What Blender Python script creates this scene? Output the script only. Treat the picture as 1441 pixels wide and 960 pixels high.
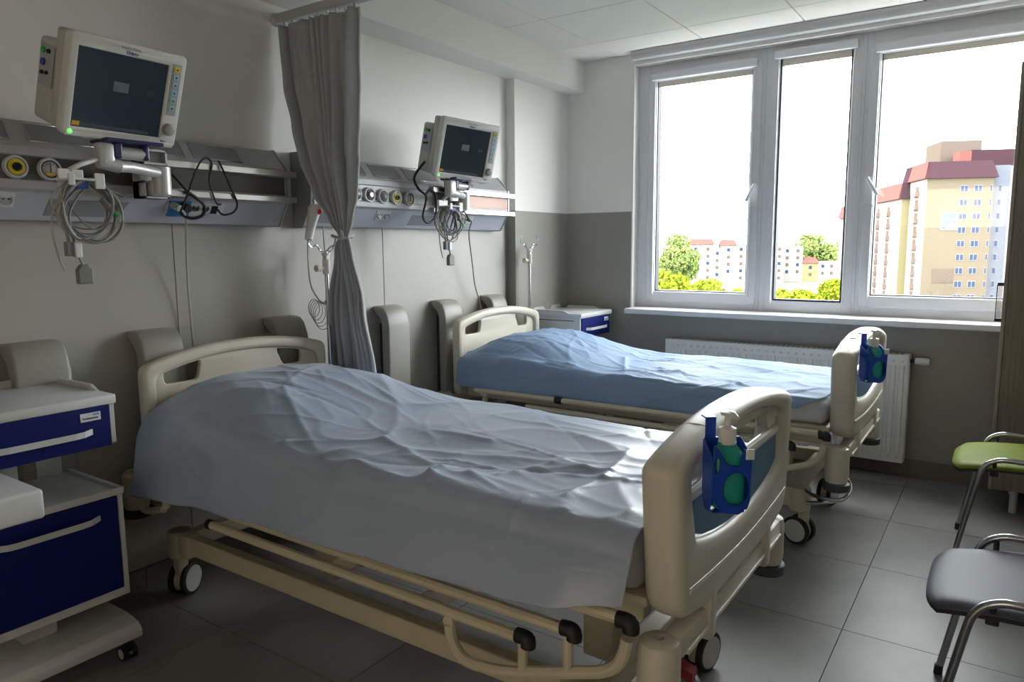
import bpy, bmesh, math, random
from mathutils import Vector, Matrix, noise

for o in list(bpy.data.objects):
    bpy.data.objects.remove(o)
S = bpy.context.scene
COL = S.collection
rnd = random.Random(7)
R = math.radians

# ------------------------------------------------------------------ camera
cd = bpy.data.cameras.new('camera')
cam = bpy.data.objects.new('camera', cd); COL.objects.link(cam)
cd.sensor_fit = 'HORIZONTAL'; cd.sensor_width = 36.0
cd.lens = 25.459; cd.clip_start = 0.05; cd.clip_end = 1500
right = Vector((0.82538476, 0.56451257, -0.00809674))
up = -Vector((0.06710892, -0.11234081, -0.991401))
back = -Vector((-0.56056792, 0.81774391, -0.13060822))
M = Matrix((right, up, back)).transposed().to_4x4()
M.translation = (2.797, 0.0, 1.36)
cam.matrix_world = M
S.camera = cam

# ------------------------------------------------------------------ world, sun, exposure
w = bpy.data.worlds.new('world'); S.world = w; w.use_nodes = True
bg = w.node_tree.nodes['Background']
bg.inputs[0].default_value = (0.955, 0.965, 1.0, 1)
bg.inputs[1].default_value = 6.0
sd = bpy.data.lights.new('sun', 'SUN'); sd.energy = 4.0; sd.angle = R(2); sd.color = (1.0, .93, .80)
so = bpy.data.objects.new('sun', sd); COL.objects.link(so)
so.rotation_euler = Vector((-.75, -.45, .75)).to_track_quat('Z', 'Y').to_euler()
so.location = (-30, -20, 60)
# daylight portal at the window opening (guides sampling, gives off no light of its own)
pl = bpy.data.lights.new('window_daylight_portal', 'AREA'); pl.shape = 'RECTANGLE'; pl.size = 2.9; pl.size_y = 1.75
po = bpy.data.objects.new('window_daylight_portal', pl); COL.objects.link(po)
po.location = (2.03, 5.06, 1.75); po.rotation_euler = (R(-90), 0, 0)
pl.cycles.is_portal = True
# unseen warm fill lamp, added beyond the open doorway behind the camera
al = bpy.data.lights.new('corridor_fill_lamp', 'AREA'); al.shape = 'RECTANGLE'; al.size = 1.2; al.size_y = .3
al.energy = 95; al.color = (1.0, .87, .70)
ao = bpy.data.objects.new('corridor_fill_lamp', al); COL.objects.link(ao)
ao.location = (2.2, -2.3, 2.58)

vs = S.view_settings
S.display_settings.display_device = 'sRGB'
vs.view_transform = 'Standard'; vs.look = 'None'; vs.gamma = 1.0
vs.exposure = 1.62
try: vs.use_curve_mapping = False
except Exception: pass

# ------------------------------------------------------------------ materials
MATS = {}
def mat(name, col, rough=.5, metal=0, spec=.5, bump=0, bscale=50, var=0, vscale=4, coat=0, emit=None, estr=0, aniso=None, sheen=0, sub=0, trans=0):
    if name in MATS: return MATS[name]
    m = bpy.data.materials.new(name); m.use_nodes = True
    nt = m.node_tree; b = nt.nodes['Principled BSDF']
    b.inputs['Base Color'].default_value = (*col, 1)
    b.inputs['Roughness'].default_value = rough
    b.inputs['Metallic'].default_value = metal
    b.inputs['Specular IOR Level'].default_value = spec
    b.inputs['Coat Weight'].default_value = coat
    b.inputs['Sheen Weight'].default_value = sheen
    b.inputs['Subsurface Weight'].default_value = sub
    b.inputs['Transmission Weight'].default_value = trans
    if emit:
        b.inputs['Emission Color'].default_value = (*emit, 1); b.inputs['Emission Strength'].default_value = estr
    tc = nt.nodes.new('ShaderNodeTexCoord')
    if var:
        n = nt.nodes.new('ShaderNodeTexNoise'); n.inputs['Scale'].default_value = vscale; n.inputs['Detail'].default_value = 6
        mp = nt.nodes.new('ShaderNodeMapping'); nt.links.new(tc.outputs['Object'], mp.inputs[0])
        if aniso: mp.inputs['Scale'].default_value = aniso
        nt.links.new(mp.outputs[0], n.inputs['Vector'])
        r = nt.nodes.new('ShaderNodeMapRange'); r.inputs['From Min'].default_value = .3; r.inputs['From Max'].default_value = .7
        r.inputs['To Min'].default_value = 1 - var; r.inputs['To Max'].default_value = 1 + var
        nt.links.new(n.outputs['Fac'], r.inputs['Value'])
        mx = nt.nodes.new('ShaderNodeVectorMath'); mx.operation = 'SCALE'; mx.inputs[0].default_value = col
        nt.links.new(r.outputs[0], mx.inputs['Scale']); nt.links.new(mx.outputs[0], b.inputs['Base Color'])
    if bump:
        n2 = nt.nodes.new('ShaderNodeTexNoise'); n2.inputs['Scale'].default_value = bscale; n2.inputs['Detail'].default_value = 4
        nt.links.new(tc.outputs['Object'], n2.inputs['Vector'])
        bp = nt.nodes.new('ShaderNodeBump'); bp.inputs['Strength'].default_value = bump; bp.inputs['Distance'].default_value = .004
        nt.links.new(n2.outputs['Fac'], bp.inputs['Height']); nt.links.new(bp.outputs[0], b.inputs['Normal'])
    MATS[name] = m
    return m

WALLW = (.81, .79, .755); WALLG = (.30, .285, .255)
def wall_mat():
    m = mat('two_tone_wall_paint', WALLW, .45, bump=.06, bscale=220)
    nt = m.node_tree; b = nt.nodes['Principled BSDF']
    g = nt.nodes.new('ShaderNodeNewGeometry'); sx = nt.nodes.new('ShaderNodeSeparateXYZ')
    nt.links.new(g.outputs['Position'], sx.inputs[0])
    gt = nt.nodes.new('ShaderNodeMath'); gt.operation = 'GREATER_THAN'; gt.inputs[1].default_value = 1.59
    nt.links.new(sx.outputs['Z'], gt.inputs[0])
    mx = nt.nodes.new('ShaderNodeMix'); mx.data_type = 'RGBA'
    mx.inputs['A'].default_value = (*WALLG, 1); mx.inputs['B'].default_value = (*WALLW, 1)
    nt.links.new(gt.outputs[0], mx.inputs['Factor']); nt.links.new(mx.outputs['Result'], b.inputs['Base Color'])
    return m
M_wall = wall_mat()
M_white = mat('white_plaster', WALLW, .5, bump=.05, bscale=200)
M_panel = mat('grey_wall_laminate', (.43, .415, .38), .36, spec=.4, bump=.03, bscale=60, var=.03)
M_ceil = mat('ceiling_tile_white', (.80, .775, .74), .8, bump=.1, bscale=400)
M_dark = mat('dark_gap', (.06, .06, .06), .9)
M_grout = mat('grout', (.11, .105, .10), .9)
M_base = mat('skirting_tile', (.15, .14, .125), .5, var=.1)
M_pvc = mat('white_window_plastic', (.72, .73, .76), .3)
M_gasket = mat('black_gasket', (.02, .02, .025), .6)
M_rail = mat('brushed_rail', (.62, .60, .57), .28, metal=1)
M_unit = mat('grey_unit_enamel', (.42, .42, .43), .35)
M_unitblue = mat('bluish_unit_enamel', (.44, .46, .52), .35)
M_unitrec = mat('dark_grey_and_recess_shade', (.24, .245, .26), .4)  # dark grey parts; on the unit plates it paints the shade of a recess
M_gas = mat('brown_gloss_panel', (.075, .07, .06), .16, spec=.8)
M_gaslight = mat('grey_gloss_panel', (.20, .20, .20), .38, metal=.4)
M_mon = mat('monitor_offwhite', (.66, .645, .61), .38)
M_monside = mat('monitor_side_grey', (.50, .49, .46), .42)
M_screen = mat('dark_screen_glass', (.012, .018, .024), .16, spec=.8, emit=(.25, .42, .6), estr=.006)
M_ui = mat('standby_screen_window', (.07, .08, .09), .4, emit=(.3, .36, .4), estr=.02)
M_yel = mat('yellow_plastic', (.75, .55, .03), .4)
M_key = mat('pale_blue_key', (.35, .50, .58), .4)
M_keygreen = mat('pale_green_key', (.33, .50, .46), .4)
M_keypad = mat('keypad_grey', (.36, .38, .40), .4)
M_knob = mat('taupe_knob', (.38, .36, .31), .4)
M_green = mat('green_lamp', (.2, .8, .2), .4, emit=(.3, 1, .25), estr=.22)
M_greenp = mat('green_plastic', (.04, .45, .08), .4)
M_bluep = mat('dark_blue_plastic', (.02, .025, .11), .4)
M_blue2 = mat('blue_clip', (.03, .10, .35), .4)
M_socketblue = mat('blue_socket', (.02, .16, .42), .4)
M_black = mat('black_rubber', (.012, .012, .012), .5)
M_alu = mat('cast_aluminium', (.62, .61, .60), .38, metal=.35)
M_chrome = mat('chrome_tube', (.62, .63, .66), .14, metal=1)
M_wireg = mat('grey_cable', (.20, .20, .185), .5)
M_wirew = mat('white_cable', (.46, .455, .42), .5)
M_cream = mat('cream_bed_enamel', (.60, .545, .40), .35)
M_board = mat('cream_bed_plastic', (.63, .59, .49), .36, spec=.45)
M_boardblue = mat('blue_board_insert', (.10, .20, .33), .4)
M_wheel = mat('wheel_grey', (.60, .60, .57), .45)
M_red = mat('red_pedal', (.35, .02, .02), .45)
M_mattress = mat('white_mattress', (.62, .62, .64), .6, bump=.1, bscale=90, sheen=.3)
M_sheet1 = mat('greyblue_sheet', (.34, .41, .53), .42, spec=.85, sheen=.1, bump=.12, bscale=160)
M_sheet2 = mat('lightblue_sheet', (.25, .355, .52), .55, spec=.12, bump=.12, bscale=160)
M_navy = mat('navy_enamel', (.002, .009, .12), .5, spec=.3)
M_cab = mat('cabinet_white', (.60, .61, .61), .38)
M_bumper = mat('grey_bumper_plastic', (.31, .30, .265), .42)
M_curtain = mat('grey_curtain_cloth', (.40, .415, .43), .75, sheen=.2, bump=.15, bscale=500)
M_hem = mat('pale_lining', (.62, .60, .57), .8)
M_track = mat('curtain_track_grey', (.50, .51, .51), .4, metal=.2)
M_rad = mat('radiator_white', (.74, .74, .74), .35)
M_seatg = mat('lime_vinyl', (.155, .20, .01), .58, spec=.18)
M_seatgrey = mat('grey_vinyl', (.085, .093, .115), .52, spec=.25)
M_tubeg = mat('dark_chrome_tube', (.42, .43, .45), .22, metal=1)
M_wood = mat('grey_brown_wood_laminate', (.20, .17, .135), .5, var=.18, vscale=6, aniso=(14, 14, .8))
M_woodedge = mat('wood_edge_strip', (.30, .27, .23), .4)
M_redbtn = mat('red_button', (.75, .02, .03), .3)
M_label = mat('label_white', (.72, .74, .76), .4)
M_print = mat('dark_print', (.03, .03, .04), .6)
M_printblue = mat('blue_print', (.05, .06, .35), .6)
M_printcyan = mat('cyan_print', (.10, .38, .62), .5)
M_hb = mat('holder_blue', (.005, .055, .42), .35, spec=.45)
M_bottle = mat('teal_bottle', (.02, .42, .34), .22, spec=.5, sub=.0, trans=.25)
M_pump = mat('white_pump', (.72, .72, .70), .35)
M_blind = mat('beige_blind_fabric', (.60, .54, .46), .8)
M_dial = mat('dial_face', (.55, .55, .53), .5)
M_clear = mat('clear_acrylic', (.7, .7, .72), .1, trans=.9)

def floor_mat():
    m = mat('floor_tile', (.205, .198, .192), .42, spec=.42, var=.20, vscale=2.6, bump=.05, bscale=30)
    return m
M_tile = floor_mat()
def glass_mat():
    m = bpy.data.materials.new('window_glass'); m.use_nodes = True; nt = m.node_tree
    for n in list(nt.nodes): nt.nodes.remove(n)
    out = nt.nodes.new('ShaderNodeOutputMaterial'); t = nt.nodes.new('ShaderNodeBsdfTransparent'); g = nt.nodes.new('ShaderNodeBsdfGlossy')
    g.inputs['Roughness'].default_value = .02; t.inputs[0].default_value = (.95, .97, .96, 1)
    mx = nt.nodes.new('ShaderNodeMixShader'); mx.inputs[0].default_value = .05
    nt.links.new(t.outputs[0], mx.inputs[1]); nt.links.new(g.outputs[0], mx.inputs[2]); nt.links.new(mx.outputs[0], out.inputs[0])
    return m
M_glass = glass_mat()

# ------------------------------------------------------------------ mesh helpers
class MB:
    def __init__(s): s.bm = bmesh.new()
    def box(s, x0, x1, y0, y1, z0, z1, b=0, seg=2):
        ret = bmesh.ops.create_cube(s.bm, size=1)
        vs_ = ret['verts']
        for v in vs_:
            v.co = Vector(((x0+x1)/2 + v.co.x*(x1-x0), (y0+y1)/2 + v.co.y*(y1-y0), (z0+z1)/2 + v.co.z*(z1-z0)))
        if b:
            es = list({e for v in vs_ for e in v.link_edges})
            bmesh.ops.bevel(s.bm, geom=es, offset=b, segments=seg, profile=.5, affect='EDGES')
        return s
    def prism(s, prof, axis, a, b_, bev=0):
        """profile (p,q) extruded along axis: x:(y,z) y:(x,z) z:(x,y)"""
        def mk(p, t):
            if axis == 'x': return (t, p[0], p[1])
            if axis == 'y': return (p[0], t, p[1])
            return (p[0], p[1], t)
        A = [s.bm.verts.new(mk(p, a)) for p in prof]; B = [s.bm.verts.new(mk(p, b_)) for p in prof]
        n = len(prof); fs = []
        fs.append(s.bm.faces.new(A)); fs.append(s.bm.faces.new(B[::-1]))
        for i in range(n):
            fs.append(s.bm.faces.new((A[i], B[i], B[(i+1) % n], A[(i+1) % n])))
        if bev:
            es = list({e for f in fs for e in f.edges})
            bmesh.ops.bevel(s.bm, geom=es, offset=bev, segments=2, profile=.5, affect='EDGES')
        return s
    def hexa(s, P):
        v = [s.bm.verts.new(p) for p in P]
        for f in ((0,1,2,3),(7,6,5,4),(0,4,5,1),(1,5,6,2),(2,6,7,3),(3,7,4,0)): s.bm.faces.new([v[i] for i in f])
        return s
    def tube(s, pts, r, n=10, closed=False, sm=0, cap=True):
        pts = [Vector(p) for p in pts]
        if sm: pts = catmull(pts, sm, closed)
        N = len(pts); rings = []; nrm = None
        for i, p in enumerate(pts):
            if closed: t = (pts[(i+1) % N] - pts[i-1])
            else: t = pts[min(i+1, N-1)] - pts[max(i-1, 0)]
            t = t.normalized() if t.length > 1e-9 else Vector((0, 0, 1))
            if nrm is None:
                nrm = t.orthogonal().normalized()
            else:
                nrm = (nrm - t*nrm.dot(t)); nrm = nrm.normalized() if nrm.length > 1e-6 else t.orthogonal().normalized()
            bt = t.cross(nrm)
            rr = r(i/(N-1)) if callable(r) else r
            rings.append([s.bm.verts.new(p + (nrm*math.cos(2*math.pi*k/n) + bt*math.sin(2*math.pi*k/n))*rr) for k in range(n)])
        for i in range(N if closed else N-1):
            a, b_ = rings[i], rings[(i+1) % N]
            for k in range(n):
                f = s.bm.faces.new((a[k], a[(k+1) % n], b_[(k+1) % n], b_[k])); f.smooth = True
        if cap and not closed:
            s.bm.faces.new(rings[0][::-1]); s.bm.faces.new(rings[-1])
        return s
    def cyl(s, c0, c1, r, n=20): return s.tube([c0, c1], r, n)
    def lathe(s, prof, n=24, c=(0, 0, 0), axis='z'):
        """prof (r,h) along axis"""
        rings = []
        for r, h in prof:
            ring = []
            for k in range(n):
                a = 2*math.pi*k/n; u, v = r*math.cos(a), r*math.sin(a)
                p = (u, v, h) if axis == 'z' else ((h, u, v) if axis == 'x' else (v, h, u))
                ring.append(s.bm.verts.new((c[0]+p[0], c[1]+p[1], c[2]+p[2])))
            rings.append(ring)
        for a, b_ in zip(rings, rings[1:]):
            for k in range(n):
                f = s.bm.faces.new((a[k], a[(k+1) % n], b_[(k+1) % n], b_[k])); f.smooth = True
        s.bm.faces.new(rings[0][::-1]); s.bm.faces.new(rings[-1])
        return s
    def mesh(s, name, off=None):
        me = bpy.data.meshes.new(name)
        bmesh.ops.recalc_face_normals(s.bm, faces=s.bm.faces)
        if off is not None: bmesh.ops.translate(s.bm, verts=s.bm.verts, vec=-Vector(off))
        s.bm.to_mesh(me); s.bm.free()
        return me
def catmull(P, k, closed=False):
    out = []; N = len(P)
    rng = range(N if closed else N-1)
    for i in rng:
        if closed: p0, p1, p2, p3 = P[i-1], P[i], P[(i+1) % N], P[(i+2) % N]
        else: p0, p1, p2, p3 = P[max(i-1, 0)], P[i], P[i+1], P[min(i+2, N-1)]
        for j in range(k):
            t = j/k
            out.append(.5*((2*p1) + (p2-p0)*t + (2*p0-5*p1+4*p2-p3)*t*t + (3*p1-p0-3*p2+p3)*t**3))
    if not closed: out.append(P[-1])
    return out

OFF = {}
def tag(o, label=None, cat=None, group=None, kind=None):
    if label: o['label'] = label
    if cat: o['category'] = cat
    if group: o['group'] = group
    if kind: o['kind'] = kind
    return o
def thing(name, label, cat, loc=(0, 0, 0), group=None):
    o = bpy.data.objects.new(name, None); COL.objects.link(o); o.location = loc; o.empty_display_size = .1
    OFF[o] = Vector(loc)
    return tag(o, label, cat, group)
def obj(name, mb, m, parent=None, smooth=False, label=None, kind=None, local=False):
    off = OFF.get(parent, Vector((0, 0, 0))) if not local else Vector((0, 0, 0))
    me = mb.mesh(name, off) if isinstance(mb, MB) else mb
    me.materials.append(m)
    if smooth:
        for p in me.polygons: p.use_smooth = True
        try: me.set_sharp_from_angle(angle=R(35))
        except Exception: pass
    o = bpy.data.objects.new(name, me); COL.objects.link(o)
    OFF[o] = off
    if parent: o.parent = parent
    return tag(o, label, None, None, kind)
def solo(name, mb, m, label, cat, group=None, smooth=False):
    o = obj(name, mb, m, None, smooth); return tag(o, label, cat, group)
def struct(name, mb, m, parent=None, smooth=False):
    o = obj(name, mb, m, parent, smooth)
    if parent is None: o['kind'] = 'structure'
    return o
def B(*a, **k): return MB().box(*a, **k)

def copy_tree(o, parent=None):
    c = o.copy(); COL.objects.link(c)
    if parent: c.parent = parent
    for ch in [x for x in o.children]: copy_tree(ch, c)
    return c

def curve_mesh(outlines, ext, bevel, plane='yz', x=0, res=2):
    """flat shape with holes, rounded edge; outlines in 2D, extruded (full thickness) about x"""
    cu = bpy.data.curves.new('tmp', 'CURVE'); cu.dimensions = '2D'; cu.fill_mode = 'BOTH'
    cu.extrude = max(ext/2 - bevel, 0); cu.bevel_depth = bevel; cu.bevel_resolution = res; cu.offset = -bevel
    for pts in outlines:
        sp = cu.splines.new('POLY'); sp.points.add(len(pts)-1)
        for i, p in enumerate(pts): sp.points[i].co = (p[0], p[1], 0, 1)
        sp.use_cyclic_u = True
    ob = bpy.data.objects.new('tmp', cu); COL.objects.link(ob)
    dg = bpy.context.evaluated_depsgraph_get(); dg.update()
    me = bpy.data.meshes.new_from_object(ob.evaluated_get(dg))
    bpy.data.objects.remove(ob); bpy.data.curves.remove(cu)
    me.materials.clear()
    bm = bmesh.new(); bm.from_mesh(me); bmesh.ops.remove_doubles(bm, verts=bm.verts, dist=1e-5)
    for v in bm.verts:
        a, b_, c = v.co
        if plane == 'yz': v.co = (x + c, a, b_)
        elif plane == 'xz': v.co = (a, x + c, b_)
        else: v.co = (a, b_, x + c)
    mb = MB(); mb.bm.free(); mb.bm = bm
    bpy.data.meshes.remove(me)
    return mb
def rrect(x0, x1, y0, y1, r, n=5):
    pts = []
    for cx, cy, a0 in ((x1-r, y1-r, 0), (x0+r, y1-r, 90), (x0+r, y0+r, 180), (x1-r, y0+r, 270)):
        for k in range(n+1):
            a = R(a0 + 90*k/n); pts.append((cx + r*math.cos(a), cy + r*math.sin(a)))
    return pts
def rpoly(pts, r, n=4):
    """round the corners of a polygon; r scalar or list"""
    out = []; N = len(pts)
    for i in range(N):
        p = Vector(pts[i]); a = Vector(pts[i-1]); b_ = Vector(pts[(i+1) % N])
        rr = r[i] if isinstance(r, (list, tuple)) else r
        if rr <= 0: out.append(tuple(p)); continue
        da = (a-p); db = (b_-p); rr = min(rr, da.length*.49, db.length*.49)
        p0 = p + da.normalized()*rr; p1 = p + db.normalized()*rr
        for k in range(n+1):
            t = k/n; q_ = p0*(1-t)**2 + p*2*t*(1-t) + p1*t*t
            out.append(tuple(q_))
    return out
def text(name, s, size, m, parent, loc, rot=(R(90), 0, R(90)), align='CENTER', bold=0):
    cu = bpy.data.curves.new('t', 'FONT'); cu.body = s; cu.size = size; cu.align_x = align; cu.align_y = 'CENTER'; cu.extrude = .0003; cu.offset = bold
    ob = bpy.data.objects.new('t', cu); COL.objects.link(ob)
    dg = bpy.context.evaluated_depsgraph_get(); dg.update()
    me = bpy.data.meshes.new_from_object(ob.evaluated_get(dg)); bpy.data.objects.remove(ob)
    me.name = name; me.materials.clear(); me.materials.append(m)
    o = bpy.data.objects.new(name, me); COL.objects.link(o); o.parent = parent
    o.location = Vector(loc) - OFF.get(parent, Vector((0, 0, 0))); o.rotation_euler = rot
    return o
def smoothstep(a, b_, x):
    t = min(max((x-a)/(b_-a), 0), 1); return t*t*(3-2*t)

# ================================================================== ROOM
XR, YB, YW, H = 3.45, -1.6, 4.713, 2.642
# floor: slab with every tile as a part
fl = struct('floor', B(-.15, XR+.15, YB-2.2, YW+.1, -.12, -.006), M_grout)
tm = None
for i in range(-4, 3):
    for j in range(-7, 4):
        x0 = 2.392 + .615*i; y0 = 2.648 + .609*j
        a, b_, c, d = max(x0, 0), min(x0+.615, XR), max(y0, YB), min(y0+.609, YW)
        if b_-a < .02 or d-c < .02: continue
        full = b_-a > .61 and d-c > .6
        if full and tm: me = tm
        else:
            me = MB().box(-(b_-a)/2+.0015, (b_-a)/2-.0015, -(d-c)/2+.0015, (d-c)/2-.0015, -.008, 0).mesh('tile')
            me.materials.append(M_tile)
            if full: tm = me
        t = bpy.data.objects.new('tile', me); COL.objects.link(t); t.parent = fl
        t.location = ((a+b_)/2, (c+d)/2, 0)
struct('floor_corridor', B(-.15, XR+.15, YB-2.2, YB, -.12, 0), M_tile)['kind'] = 'structure'

ceil = struct('ceiling', B(-.15, XR+.15, YB-.15, YW+.35, H+.03, H+.15), M_dark)
ctm = None
for i in range(-4, 4):
    for j in range(-8, 4):
        x0 = 1.715 + .613*i; y0 = 3.70 + .617*j
        a, b_, c, d = max(x0, .2), min(x0+.613, XR), max(y0, YB), min(y0+.617, YW)
        if b_-a < .02 or d-c < .02: continue
        full = b_-a > .61 and d-c > .61
        if full and ctm: me = ctm
        else:
            me = MB().box(-(b_-a)/2+.0025, (b_-a)/2-.0025, -(d-c)/2+.0025, (d-c)/2-.0025, 0, .035, b=.003, seg=1).mesh('ceiling_tile')
            me.materials.append(M_ceil)
            if full: ctm = me
        t = bpy.data.objects.new('ceiling_tile', me); COL.objects.link(t); t.parent = ceil
        t.location = ((a+b_)/2, (c+d)/2, H)

wl = struct('wall_left', B(-.15, 0, YB-2.2, YW+.12, 0, H+.05), M_wall)
# laminate boards up to the supply units, joints proud as in the photo
for a, b_ in ((-1.6, -.72), (-.72, .47), (.47, 1.66), (1.66, 2.85), (2.85, 4.0)):
    struct('wall_panel', B(0, .006, a+.0015, b_-.0015, .09, 1.59, b=.0015, seg=1), M_panel, wl)
struct('trim_1', B(0, .208, YB, YW, 2.435, H+.01), M_white)          # beam under the ceiling
tr2 = struct('trim_2', B(0, .069, 4.03, YW, 0, 2.436), M_wall)       # pier in the corner
# window wall
X0, X1, Z0, Z1 = .594, 3.30, .905, 2.575
ww = MB()
for q_ in ((-.15, X0, 0, H+.05), (X1, XR+.15, 0, H+.05), (X0, X1, 0, Z0), (X0, X1, Z1, H+.05)):
    ww.box(q_[0], q_[1], YW, YW+.3, q_[2], q_[3])
struct('wall_front', ww, M_wall)
struct('wall_right', B(XR, XR+.15, YB-2.2, YW+.12, 0, H+.05), M_wall)
wb = MB()
DX0, DX1 = 1.75, 2.75
for q_ in ((0, DX0, 0, H+.05), (DX1, XR, 0, H+.05), (DX0, DX1, 2.08, H+.05)):
    wb.box(q_[0], q_[1], YB-.12, YB, q_[2], q_[3])
struct('wall_back', wb, M_wall)
struct('wall_corridor', B(-.15, XR+.15, YB-2.3, YB-2.2, 0, H+.05), M_wall)
struct('ceiling_corridor', B(-.15, XR+.15, YB-2.3, YB-.15, H+.03, H+.15), M_ceil)
d1 = thing('door_1', None, None, (DX0, YB, 0)); d1['kind'] = 'structure'
for q_ in ((DX0-.04, DX0+.03, 0, 2.1), (DX1-.03, DX1+.04, 0, 2.1)):
    obj('door_frame', B(q_[0], q_[1], YB-.13, YB+.012, q_[2], q_[3], b=.004), M_cab, d1)
obj('door_frame', B(DX0-.04, DX1+.04, YB-.13, YB+.012, 2.06, 2.14, b=.004), M_cab, d1)

# skirting tiles
bs = thing('baseboard_front', None, None, (0, YW, 0)); bs['kind'] = 'structure'
for k in range(6):
    a = max(.07, .545+.615*(k-1)); b_ = min(.545+.615*k, XR)
    if b_ > a: obj('skirting_tile', B(a+.001, b_-.001, YW-.012, YW, 0, .1, b=.002, seg=1), M_base, bs)
bl = thing('baseboard_left', None, None, (0, 0, 0)); bl['kind'] = 'structure'
for k in range(10):
    a = YB+.609*k; b_ = min(a+.609, 4.03)
    if b_ > a: obj('skirting_tile', B(0, .014, a+.001, b_-.001, 0, .09, b=.002, seg=1), M_base, bl)

# ------------------------------------------------------------------ windows
YF = 4.80
def window(n, x0, x1, gx0, gx1, gz0, gz1, handle=None, sash=True):
    t = thing('window_%d' % n, None, None, (x0, YF, Z0)); t['kind'] = 'structure'
    # outer frame
    f = MB()
    f.box(x0, gx0-.05, YF, YF+.08, Z0, Z1, b=.004); f.box(gx1+.05, x1, YF, YF+.08, Z0, Z1, b=.004)
    f.box(gx0-.05, gx1+.05, YF, YF+.08, Z0, gz0-.06, b=.004); f.box(gx0-.05, gx1+.05, YF, YF+.08, gz1+.06, Z1, b=.004)
    obj('window_frame', f, M_pvc, t)
    s_ = MB(); ys = YF-.018 if sash else YF-.004
    s_.box(gx0-.062, gx0, ys, YF+.06, gz0-.07, gz1+.075, b=.008); s_.box(gx1, gx1+.062, ys, YF+.06, gz0-.07, gz1+.075, b=.008)
    s_.box(gx0-.01, gx1+.01, ys, YF+.06, gz0-.07, gz0, b=.008); s_.box(gx0-.01, gx1+.01, ys, YF+.06, gz1+.03, gz1+.1, b=.008)
    sa = obj('sash', s_, M_pvc, t)
    g_ = MB()
    for q_ in ((gx0-.004, gx0+.006, gz0, gz1+.05), (gx1-.006, gx1+.004, gz0, gz1+.05), (gx0, gx1, gz0-.004, gz0+.007)):
        g_.box(q_[0], q_[1], YF-.004, YF+.05, q_[2], q_[3])
    obj('gasket', g_, M_gasket, sa)
    obj('pane', B(gx0-.005, gx1+.005, YF+.03, YF+.036, gz0-.01, gz1+.06), M_glass, t)
    bc = obj('blind_cassette', B(gx0-.035, gx1+.035, YF-.05, YF-.015, gz1+.035, gz1+.085, b=.008), M_pvc, t)
    obj('blind_fabric', B(gx0, gx1, YF-.004, YF-.001, gz1-.005, gz1+.04), M_blind, bc)
    obj('blind_guide', MB().box(gx0-.02, gx0-.008, YF-.03, YF-.017, gz0-.02, gz1+.05, b=.003).box(gx1+.008, gx1+.02, YF-.03, YF-.017, gz0-.02, gz1+.05, b=.003), M_pvc, bc)
    if handle:
        hx, hz, dx, dz = handle
        h = obj('handle_plate', MB().lathe([(.008, -.016), (.016, -.014), (.017, 0)], 16, (hx, ys, hz), 'y'), M_pvc, t, True)
        obj('handle', MB().tube([(hx, ys, hz), (hx, ys-.045, hz), (hx+dx*.15, ys-.052, hz+dz*.15), (hx+dx, ys-.052, hz+dz)], .0105, 10), M_pvc, h, True)
        a = [(hx + .035*math.cos(R(k)), ys-.012, hz-.17 + .03*math.sin(R(k))) for k in range(0, 181, 30)]
        obj('restrictor', MB().tube(a, .004, 6).lathe([(.006, -.006), (.006, 0)], 8, (hx-.02, ys, hz-.2), 'y'), M_pvc, h, True)
    return t
window(1, X0, 1.458, .735, 1.375, 1.035, 2.425, (1.425, 1.73, -.05, -.1))
window(2, 1.458, 2.03, 1.548, 1.953, 1.0, 2.45, None, False)
window(3, 2.03, X1, 2.112, 3.20, 1.045, 2.405, (2.075, 1.735, .06, -.10))
struct('trim_3', MB().box(.60, 2.79, 4.585, YF+.01, .885, .922, b=.008), M_pvc)      # inner sill board
struct('trim_4', MB().prism([(4.62, H-.002), (4.62, H-.03), (4.635, H-.052), (4.66, H-.06), (4.69, H-.052), (YW+.01, H-.04), (YW+.01, H-.002)], 'x', X0+.02, XR), M_track, None, True)
struct('trim_5', MB().box(X0-.004, X0+.006, YW-.004, YW+.085, Z0+.01, Z1), M_white)
struct('trim_6', MB().box(X0-.004, X1, YW-.004, YW+.085, Z1-.006, Z1+.004), M_white)

# ================================================================== MEDICAL SUPPLY UNITS
def prof_unit():
    return [(.006, 1.787), (.048, 1.787), (.128, 1.700), (.128, 1.557), (.118, 1.548), (.065, 1.457), (.006, 1.457)]
def slant_top(t):   # t 0 at top/back .. 1 at front
    return .048 + .080*t, 1.787 - .087*t
def slant_low(t):
    return .118 - .053*t, 1.548 - .091*t
def plate_on(fn, y0, y1, t0, t1, skew0, skew1, th=.0025):
    """thin trapezoid plate lying on a slanted face"""
    (xa, za), (xb, zb) = fn(t0), fn(t1)
    d = Vector((xb-xa, 0, zb-za)).normalized(); n = Vector((-d.z, 0, d.x))
    if n.x < 0: n = -n
    n *= th
    ps = [Vector((xa, y0, za)), Vector((xa, y1, za)), Vector((xb, y1+skew1, zb)), Vector((xb, y0+skew0, zb))]
    return MB().hexa([p - n*.5 for p in ps] + [p + n for p in ps])
def frame_on(fn, y0, y1, t0, t1, skew0, skew1):
    m_ = MB(); (xa, za), (xb, zb) = fn(t0), fn(t1)
    d = Vector((xb-xa, 0, zb-za)).normalized(); n = Vector((-d.z, 0, d.x))
    if n.x < 0: n = -n
    n = n*.004
    ps = [Vector((xa, y0, za))+n*.6, Vector((xa, y1, za))+n*.6, Vector((xb, y1+skew1, zb))+n*.6, Vector((xb, y0+skew0, zb))+n*.6]
    m_.tube(ps, .0028, 6, closed=True)
    return m_
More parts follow.
